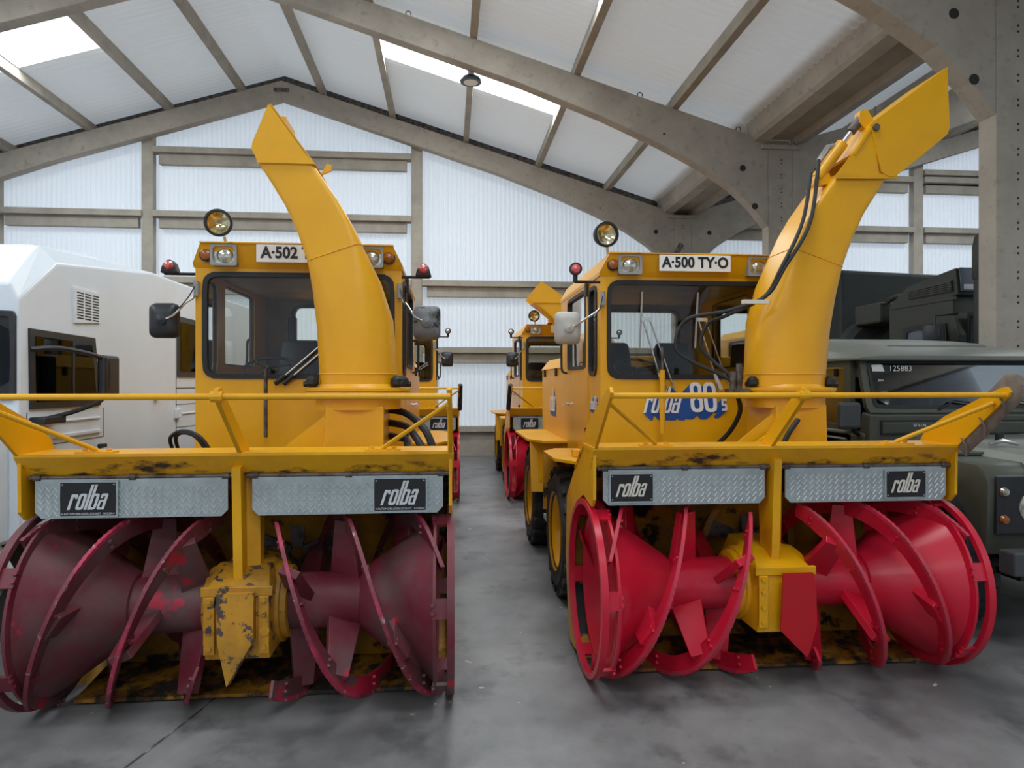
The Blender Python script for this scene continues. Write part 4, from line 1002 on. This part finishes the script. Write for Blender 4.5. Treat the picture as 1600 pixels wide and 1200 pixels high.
# ================================================================== WHITE TRUCK
def white_truck():
    t = thing('armoured_truck', (-2.62, 4.5, 0), 'white armoured truck with roof vent grille left of the maroon blower', 'truck')
    W = 2.3
    b = MB()   # body: cross section facets lofted front to back (x from 0 = right side to -W)
    def sec(y, ztop, zsh, inset, zb):
        return [(0, y, zb), (0, y, zsh), (-inset, y, ztop), (-W + inset, y, ztop), (-W, y, zsh), (-W, y, zb)]
    b.loft([sec(0.0, 2.22, 2.12, .05, .62), sec(.42, 2.53, 2.41, .12, .62), sec(1.95, 2.60, 2.585, .02, .62), sec(2.6, 2.60, 2.585, .02, .62), sec(5.2, 2.62, 2.60, .02, .62)])
    body = b.build('body', M_wtruck, t, 0, .015)
    MB().hexa([(-.30, .7, 2.50), (-1.9, .7, 2.50), (-1.9, 1.7, 2.58), (-.30, 1.7, 2.58)], [(-.34, .75, 2.60), (-1.86, .75, 2.60), (-1.86, 1.65, 2.68), (-.34, 1.65, 2.68)]).build('roof_hatch', M_wtruck, t, 0, .01)
    # bonnet wedge in front
    bn = MB(); P = [(-.0, .62), (-.0, 1.42), (-.30, 1.38), (-.85, 1.12), (-.95, .98), (-.95, .62)]
    bn.prism([(y, z) for y, z in P], 'x', -W + .1, -.05); bn.build('bonnet', M_wtruck, t, 0, .03)
    # windscreen on front face
    fm = lambda u, v, w: (u, -.012 + w, v)
    g = MB(); ring_panel(g, (-W + .012, -.012, 1.50, 2.05, .03), (-W + .035, -.035, 1.53, 2.02, .03), fm, -.015, .01, 24); go = g.build('windscreen_frame', M_blackgl, t, 0)
    pane(MB(), (-W + .03, -.03, 1.525, 2.025, .03), fm, 0).build('windscreen', M_glass_dk, go, 0)
    MB().box(-W + .03, -.03, -.008, .02, 1.52, 2.03).build('screen_backing', M_seat, go, 0)
    # side windows as quadrilaterals
    def quad_window(pts, name):
        o_ = MB().prism(pts, 'x', .0, .012).build(name, M_blackgl, t, 0)
        cy_ = sum(p[0] for p in pts) / 4; cz_ = sum(p[1] for p in pts) / 4
        inn = [(cy_ + (p[0] - cy_) * .86, cz_ + (p[1] - cz_) * .82) for p in pts]
        MB().prism(inn, 'x', .0125, .015).build('pane', M_glass_dk, o_, 0)
        mid = [(cy_ + .06, inn[0][1]), (cy_ + .085, inn[0][1]), (cy_ + .085, inn[2][1]), (cy_ + .06, inn[2][1])]
        MB().prism(mid, 'x', .0125, .019).build('window_bar', M_blackgl, o_, 0)
    quad_window([(.10, 1.44), (.98, 1.44), (.90, 1.94), (.09, 1.95)], 'side_window')
    quad_window([(2.48, 1.67), (3.3, 1.67), (3.3, 2.26), (2.48, 2.26)], 'rear_side_window')
    # vent grille with slats
    v = MB().prism([(.62, 2.03), (.98, 2.06), (.97, 2.28), (.60, 2.28)], 'x', .0, .012).build('vent_grille', M_wtruck, t, 0)
    for c_ in range(3):
        for k in range(10):
            y0 = .645 + c_ * .108; z0 = 2.065 + k * .02
            MB().box(.012, .0135, y0, y0 + .085, z0, z0 + .009).build('vent_slot', M_blk_print, v, 0)
    # panel gaps and pressed lines
    def line(p0, p1, w=.006, m=M_line):
        d = Vector((p1[0] - p0[0], p1[1] - p0[1])).normalized(); n_ = Vector((-d.y, d.x)) * w
        MB().prism([(p0[0] - n_.x, p0[1] - n_.y), (p0[0] + n_.x, p0[1] + n_.y), (p1[0] + n_.x, p1[1] + n_.y), (p1[0] - n_.x, p1[1] - n_.y)], 'x', -.001, .002).build('panel_gap', m, t, 0)
    line((1.04, 1.42), (1.04, 1.2), .003); line((1.04, 1.2), (.2, 1.2), .003); line((2.46, 2.3), (2.46, .8), .006); line((2.46, 1.56), (3.4, 1.56), .005); line((2.46, 1.40), (3.4, 1.40), .003); line((2.46, 1.18), (3.4, 1.16), .003); line((.08, 1.42), (.0, .8), .004)
    for (y0, y1, z0, z1, d) in ((.10, .98, 1.235, 1.26, .014), (.10, .98, 1.34, 1.355, .010), (.08, .55, 1.02, 1.04, .012), (.02, .7, .70, .93, .022), (2.52, 3.4, 1.30, 1.315, .01)):
        MB().box(.0, d, y0, y1, z0, z1).build('pressed_rib', M_wtruck, t, 0, .004)
    for (y, z) in ((.0, .80), (.03, 1.22)):
        h = MB().box(.0, .035, y + .02, y + .22, z, z + .1); h.box(.035, .05, y + .03, y + .09, z + .01, z + .09); bolts(h, [(.035, y + .13, z + .03), (.035, y + .13, z + .07), (.035, y + .19, z + .03), (.035, y + .19, z + .07)], (1, 0, 0), .009, .008)
        h.build('hinge', M_wtruck, t, 0, .004)
    h = MB().box(.0, .03, 2.42, 2.53, 1.27, 1.36); h.build('hinge', M_wtruck, t, 0, .004)
    for (y, z) in ((1.95, 1.47), (.95, 1.12)): 
        MB().box(.0, .04, y, y + .07, z, z + .03).build('door_handle', M_blackgl, t, 0, .005)
    # mirror on a bent arm
    m_ = MB().box(.20, .26, .52, .74, 1.5, 1.80).build('mirror', M_blackgl, t, 0, .02)
    MB().tube(smooth_path([(.01, .10, 1.82), (.12, .25, 1.83), (.22, .50, 1.79), (.25, .58, 1.74), (.24, .56, 1.52), (.16, .40, 1.43), (.02, .22, 1.37)]), .016, 8).build('mirror_arm', M_blackgl, m_)
    MB().box(.0, .10, .10, .34, 1.345, 1.39).build('mirror_foot', M_blackgl, t, 0, .008)
    # underside, struts, wheels
    MB().box(-W + .2, -.2, -.6, 5.0, .4, .64).build('chassis', M_black, t, 0)
    for x in (-.12, -.28): MB().tube([(x, -.05, .66), (x + .10, .10, .26), (x + .12, .12, .2)], .022, 8).build('step_strut', M_wtruck, t)
    for y in (-.25, 3.6):
        w = MB(); w.lathe([(.25, 0), (.42, -.02), (.48, .04), (.48, .26), (.42, .3), (.25, .28)], (-.12, y + .1, .48), (-1, 0, 0), 32, False); wo = w.build('wheel', M_tyre, t)
        MB().lathe([(.26, .0), (.22, .06), (.0, .08)], (-.12, y + .1, .48), (-1, 0, 0), 24, False).build('rim', M_blackgl, wo)
    return t
white_truck()

# ================================================================== OLIVE JEEP
def jeep():
    t = thing('military_jeep', (3.22, 3.86, 0), 'olive green hard top military jeep right of the red augers', 'jeep')
    W = 1.78
    # lower body
    b = MB(); b.prism([(1.25, .5), (4.3, .5), (4.3, 1.22), (1.25, 1.22)], 'x', 0, W); body = b.build('body', M_green, t, 0, .03)
    # wings with arches
    for s in (0, 1):
        x0, x1 = (0, .36) if s == 0 else (W - .36, W)
        P = [(.02, .56), (.0, 1.0), (.03, 1.08), (.10, 1.115), (1.28, 1.14), (1.28, .62), (.99, .62), (.94, .80), (.80, .92), (.58, .96), (.35, .91), (.21, .78), (.14, .62), (.13, .56)]
        w = MB(); w.prism(P, 'x', x0, x1); wo = w.build('front_wing', M_green, t, 35, .045)
        arch = [(.56 + .47 * math.cos(a), .50 + .47 * math.sin(a)) for a in [PI * k / 12 for k in range(13)]]; arch2 = [(.56 + .40 * math.cos(a), .50 + .40 * math.sin(a)) for a in [PI * k / 12 for k in range(13)]]
        xa, xb = (-.05, .04) if s == 0 else (W - .04, W + .05)
        MB().prism(arch + arch2[::-1], 'x', xa, xb).build('arch_trim', M_blackgl, wo, 30)
        xm = -.004 if s == 0 else W + .004
        MB().lathe([(.0, -.03), (.02, -.026), (.026, 0)], (xm, .33, 1.02), (1 if s == 0 else -1, 0, 0), 14, False).build('side_repeater', M_orange, wo)
        MB().box(x0 + .04, x1 - .02, .42, .82, 1.125, 1.15).build('wing_top_plate', M_green, wo, 0, .006)
        # lamp cluster
        xc = (x0 + x1) / 2 
        MB().box(x0 + .04, x1 - .03, -.022, .0, .70, 1.05).build('lamp_panel', M_blackgl, wo, 0, .008)
        lamp = MB(); lamp.lathe([(.0, -.012), (.05, -.010), (.09, -.002), (.095, .02)], (xc + (.09 if s == 0 else -.09), -.026, .86), (0, 1, 0), 24, False); lamp.build('head_lamp', M_lens, wo)
        lx = x0 + .085 if s == 0 else x1 - .085
        MB().lathe([(.0, -.018), (.022, -.015), (.03, 0)], (lx, -.025, .955), (0, 1, 0), 16, False).build('side_lamp', M_lens, wo)
        MB().lathe([(.0, -.018), (.022, -.015), (.03, 0)], (lx, -.025, .79), (0, 1, 0), 16, False).build('indicator_lamp', M_amber, wo)
    # bonnet with dished centre
    rings = []
    prof = [(.30, 1.10), (.34, 1.155), (.42, 1.175), (.56, 1.16), (W - .56, 1.16), (W - .42, 1.175), (W - .34, 1.155), (W - .30, 1.10)]
    for y, dz in ((.02, -.02), (.08, 0), (1.22, .045)): rings.append([(x, y, z + dz) for x, z in prof] + [(W - .32, y, 1.0), (.32, y, 1.0)])
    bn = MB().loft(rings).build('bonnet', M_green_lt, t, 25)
    for (x, y) in ((.50, .95), (.80, .85), (1.05, .85), (1.28, .95)): MB().cyl((x, y, 1.19), (0, 0, 1), .028, .05, 12).build('bonnet_buffer', M_black, bn)
    MB().tube([(.36, .42, 1.20), (.44, .40, 1.225), (.56, .42, 1.2)], .014, 8).build('bonnet_latch', M_chrome, bn)
    MB().box(.36, W - .36, -.012, .03, .66, 1.08).build('grille', M_blackgl, t, 0, .01)
    bp = MB().box(-.02, W + .02, -.22, -.10, .50, .64).build('bumper', M_bump, t, 0, .012)
    for x in (.5, 1.28): MB().box(x, x + .05, -.26, -.20, .52, .74).build('bumper_overrider', M_bump, bp, 0, .008)
    # scuttle with vent flaps, windscreen
    MB().prism([(1.20, 1.14), (1.20, 1.36), (1.30, 1.38), (1.34, 1.14)], 'x', .02, W - .02).build('scuttle', M_green, t, 0, .01)
    for x0, x1 in ((.12, .80), (.98, 1.66)): 
        vf = MB().hexa([(x0, 1.185, 1.215), (x1, 1.185, 1.215), (x1, 1.205, 1.215), (x0, 1.205, 1.215)], [(x0, 1.18, 1.305), (x1, 1.18, 1.305), (x1, 1.205, 1.305), (x0, 1.205, 1.305)]).build('vent_flap', M_green, t, 0, .008)
        MB().box(x0 - .012, x1 + .012, 1.192, 1.202, 1.20, 1.32).build('flap_seal', M_black, vf, 0)
    lean = .12
    def sm(u, v, w): return (u, 1.25 + lean * (v - 1.37) / .43 + w, v)
    g = MB(); ring_panel(g, (.03, W - .03, 1.37, 1.82, .03), (.10, W - .10, 1.425, 1.775, .04), sm, -.015, .03, 40); wf = g.build('windscreen_frame', M_green, t, 30)
    g = MB(); ring_panel(g, (.085, W - .085, 1.41, 1.79, .05), (.11, W - .11, 1.435, 1.765, .04), sm, -.022, .0, 40); g.build('windscreen_seal', M_black, wf, 40)
    pane(MB(), (.10, W - .10, 1.425, 1.775, .04), sm, .0).build('windscreen', M_glass_dk, wf, 0)
    q = [(.135, 1.70), (.235, 1.70), (.225, 1.755), (.13, 1.755)]
    MB().add([sm(u, v, -.004) for u, v in q], [(0, 1, 2, 3)]).build('paper_sticker', M_white, wf, 0)
    tl = math.atan2(lean, .43)
    def wtxt(s, u, v, size, sh=.0): 
        p = sm(u, v, -.005); text_mesh(s, 'chalk_writing', M_white, wf, size, Matrix.Translation(p) @ Matrix.Rotation(PI / 2 - tl, 4, 'X'), xs=.95, shear=sh, ext=.0004, space=1.05)
    wtxt('125883', .37, 1.722, .066, .15); wtxt('#en', .19, 1.63, .032, .2); wtxt('61501', .20, 1.53, .026, .1)
    p_ = text_mesh('EF 61AL', 'chalk_writing', M_white, t, .03, face_front(.42, 1.176, 1.28), xs=1.1, ext=.0004)
    for xp, xe in ((.62, .98), (1.1, 1.5)):
        MB().tube([sm(xp, 1.40, -.03), sm((xp + xe) / 2 - .05, 1.47, -.04), sm(xe, 1.44, -.03)], .008, 6).build('wiper', M_black, t)
    # cab sides and roof
    for s in (0, 1):
        mp = (lambda u, v, w: (w + .03, u, v)) if s == 0 else (lambda u, v, w: (W - .03 - w, u, v))
        d = MB(); ring_panel(d, (1.42, 2.25, .60, 1.80, 0), (1.52, 2.18, 1.27, 1.74, .03), mp, -.03, .01, 32); do = d.build('door', M_green, t, 0)
        pane(MB(), (1.51, 2.19, 1.26, 1.75, .03), mp, -.01).build('door_window', M_glass_dk, do, 0)
        MB().box(*( (-.03, .0) if s == 0 else (W, W + .03)), 1.45, 2.23, 1.20, 1.225).build('waist_rail', M_green_lt, do, 0, .006)
        pn = MB(); ring_panel(pn, (2.26, 4.3, 1.2, 1.80, 0), (2.5, 3.9, 1.35, 1.7, .05), mp, -.02, .01, 32); po = pn.build('hard_top_side', M_green, t, 0)
        pane(MB(), (2.49, 3.91, 1.34, 1.71, .05), mp, -.005).build('rear_side_window', M_glass_dk, po, 0)
        xs_ = -1 if s == 0 else 1; xo = 0 if s == 0 else W
        m_ = MB().box(xo + xs_ * .13 - .09, xo + xs_ * .13 + .09, 1.20, 1.26, 1.25, 1.46).build('door_mirror', M_bump, t, 0, .025)
        MB().tube([(xo + xs_ * .10, 1.23, 1.29), (xo + xs_ * .05, 1.28, 1.22), (xo - xs_ * .02, 1.34, 1.20)], .016, 8).build('mirror_arm', M_black, m_)
    MB().add([mp_ for mp_ in [(.05, 1.55, 1.55), (.05, 1.60, 1.55), (.05, 1.60, 1.60), (.05, 1.55, 1.60)]], [(0, 1, 2, 3)]).build('door_sticker', M_white, t, 0)
    rings = []
    for y, z1, z0 in ((1.32, 1.825, 1.80), (1.36, 1.85, 1.80), (1.55, 1.905, 1.80), (1.95, 1.965, 1.80), (2.6, 2.02, 1.80), (4.3, 2.06, 1.80), (4.36, 1.95, 1.80)):
        h = z1 - 1.80
        rings.append([(.0, y, 1.795), (.0, y, 1.80 + h * .12), (.05, y, 1.80 + h * .55), (.16, y, 1.80 + h * .85), (.35, y, z1), (W - .35, y, z1), (W - .16, y, 1.80 + h * .85), (W - .05, y, 1.80 + h * .55), (W, y, 1.80 + h * .12), (W, y, 1.795)])
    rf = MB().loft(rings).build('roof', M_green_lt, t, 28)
    MB().box(-.015, W + .015, 1.30, 4.34, 1.785, 1.80).build('roof_gutter', M_green, rf, 0, .004)
    rp = []
    for y, z in ((1.62, 1.925), (1.66, 1.942), (2.0, 1.985), (2.6, 2.04), (3.8, 2.07)): rp.append([(.42, y, z - .03), (.45, y, z), (W - .45, y, z), (W - .42, y, z - .03)])
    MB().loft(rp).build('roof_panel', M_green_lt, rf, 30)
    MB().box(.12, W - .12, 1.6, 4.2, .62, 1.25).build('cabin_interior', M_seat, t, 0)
    for x in (.45, 1.3): MB().box(x - .2, x + .2, 2.0, 2.12, 1.2, 1.66).build('seat_back', M_seat, t, 0, .04)
    for s in (0, 1):
        for y in (.56, 3.35):
            x = .0 if s == 0 else W; d = (1, 0, 0) if s == 0 else (-1, 0, 0)
            w = MB(); w.lathe([(.2, 0), (.35, -.01), (.39, .03), (.39, .20), (.35, .23), (.2, .22)], (x, y, .39), d, 30, False); wo = w.build('wheel', M_tyre, t)
            tr_ = MB()
            for k in range(26):
                a = 2 * PI * k / 26; P = []
                for rr in (.38, .402):
                    for tt_, aa in ((.0, a - .07), (.22, a - .07), (.22, a + .07), (.0, a + .07)): P.append((x + d[0] * tt_, y + rr * math.cos(aa), .39 + rr * math.sin(aa)))
                tr_.hexa(P[:4], P[4:])
            tr_.build('tread_block', M_tyre, wo, 0)
            MB().lathe([(.22, .02), (.17, .05), (.0, .04)], (x, y, .39), d, 24, False).build('rim', M_green_dk, wo)
    MB().box(.3, W - .3, .1, 4.1, .38, .6).build('chassis', M_black, t, 0)
    MB().tube([(-.02, 1.45, 1.155), (-.02, 2.3, 1.16)], .012, 6).build('side_trim', M_green_lt, t)
    return t
jeep()

# ================================================================== DARK ARMY TRUCK
def army_truck():
    t = thing('army_truck', (5.78, 7.35, 0), 'dark olive army truck with slatted cab vent behind the jeep roof', 'truck')
    W = 2.35
    P = [(.0, .9), (.0, 2.16), (.09, 2.42), (.10, 2.60), (.02, 2.62), (.06, 2.93), (.9, 2.83), (1.25, 2.62), (1.25, .9)]
    c = MB().prism(P, 'x', 0, W).build('cab', M_green_dk, t, 0, .015)
    MB().box(-.012, 0, .03, 1.2, 2.57, 2.60).build('gutter_strip', M_green_dk, c, 0)
    MB().prism([(-.005, 2.66), (.03, 2.93), (.04, 2.93), (.01, 2.66)], 'x', .03, W - .03).build('front_roof_panel', M_hood_blue, c, 0)
    badge = MB().box(.06, .42, -.012, .0, 2.675, 2.735).build('badge', M_silver, c, 0)
    text_mesh('CMB', 'badge_lettering', M_blk_print, badge, .06, face_front(.24, -.014, 2.705), xs=1.3, ext=.001)
    v = MB().prism([(.08, 2.66), (.10, 2.80), (.82, 2.78), (.86, 2.66)], 'x', -.015, 0).build('vent_panel', M_blackgl, c, 0)
    for k in range(5): MB().prism([(.09, 2.672 + k * .024), (.09, 2.686 + k * .024), (.84, 2.683 + k * .019), (.84, 2.671 + k * .019)], 'x', -.03, -.012).build('vent_slat', M_green_dk, t, 0)
    fm = lambda u, v_, w: (u, -.02 + w, v_)
    pane(MB(), (.12, W - .12, 1.5, 2.40, .06), fm, -.0).build('windscreen', M_glass_dk, c, 0); MB().box(.1, W - .1, -.012, .0, 1.48, 2.42).build('screen_surround', M_black, c, 0)
    sm_ = lambda u, v_, w: (-.002 + w, u, v_)
    g = MB(); ring_panel(g, (.18, .95, 1.55, 2.32, .06), (.24, .88, 1.62, 2.26, .06), sm_, -.02, .0, 32); go = g.build('side_window_frame', M_black, t, 0)
    pane(MB(), (.23, .89, 1.61, 2.27, .06), sm_, -.006).build('side_window', M_hood_blue, go, 0)
    m_ = MB().lathe([(.10, 0), (.11, .02), (.11, .20), (.10, .22)], (-.22, .12, 2.05), (0, 0, 1), 16).build('mirror', M_blackgl, t)
    MB().lathe([(.10, 0), (.11, .02), (.11, .24), (.10, .26)], (-.22, .12, 1.74), (0, 0, 1), 16).build('lower_mirror', M_blackgl, m_)
    MB().tube([(0, .02, 2.40), (-.22, .10, 2.38), (-.22, .10, 1.7), (0, .1, 1.68)], .014, 8).build('mirror_arm', M_blackgl, m_)
    MB().box(-.02, .5, 1.42, 2.0, 2.42, 2.70).build('air_intake_box', M_green_dk, t, 0, .03)
    MB().tube(smooth_path([(.1, 1.42, 2.7), (.05, 1.2, 2.74), (.05, .95, 2.73)]), .03, 8).build('intake_pipe', M_green_dk, t)
    MB().box(.1, 2.2, 1.3, 1.36, .9, 2.5).build('spare_wheel_rack', M_green_dk, t, 0)
    w = MB(); w.lathe([(.25, 0), (.45, -.02), (.52, .05), (.52, .22), (.45, .28), (.25, .26)], (.3, 1.95, 2.0), (0, 1, 0), 30, False); w.build('spare_wheel', M_tyre, t)
    MB().box(.2, W - .2, -.1, 6.5, .6, .95).build('chassis', M_black, t, 0)
    MB().box(.0, W, -.15, .0, .55, 1.5).build('front_panel', M_green_dk, t, 0, .02)
    for y in (.5, 4.3):
        for x, d in ((.0, (1, 0, 0)), (W, (-1, 0, 0))):
            w = MB(); w.lathe([(.25, 0), (.48, -.01), (.54, .05), (.54, .28), (.48, .32), (.25, .3)], (x, y, .54), d, 30, False); w.build('wheel', M_tyre, t)
    # tarpaulin body
    b = MB(); b.hexa([(.0, 2.35, .95), (W, 2.35, .95), (W, 6.8, .95), (.0, 6.8, .95)], [(.05, 2.45, 3.30), (W - .05, 2.42, 3.22), (W - .05, 6.7, 3.9), (.05, 6.7, 3.95)])
    b.build('tarpaulin_body', M_tarp, t, 0, .05)
    # exhaust / snorkel stack ahead of the cab corner
    s = MB(); s.tube([(.12, -.28, 1.0), (.11, -.28, 2.75)], .125, 18); sn = s.build('snorkel_stack', M_green_dk, t)
    MB().lathe([(.13, 2.75), (.14, 2.78), (.14, 3.12), (.12, 3.22), (.07, 3.28), (.0, 3.30)], (.11, -.28, 0), (0, 0, 1), 20, False).build('snorkel_cap', M_green_dk, sn)
    return t
army_truck()
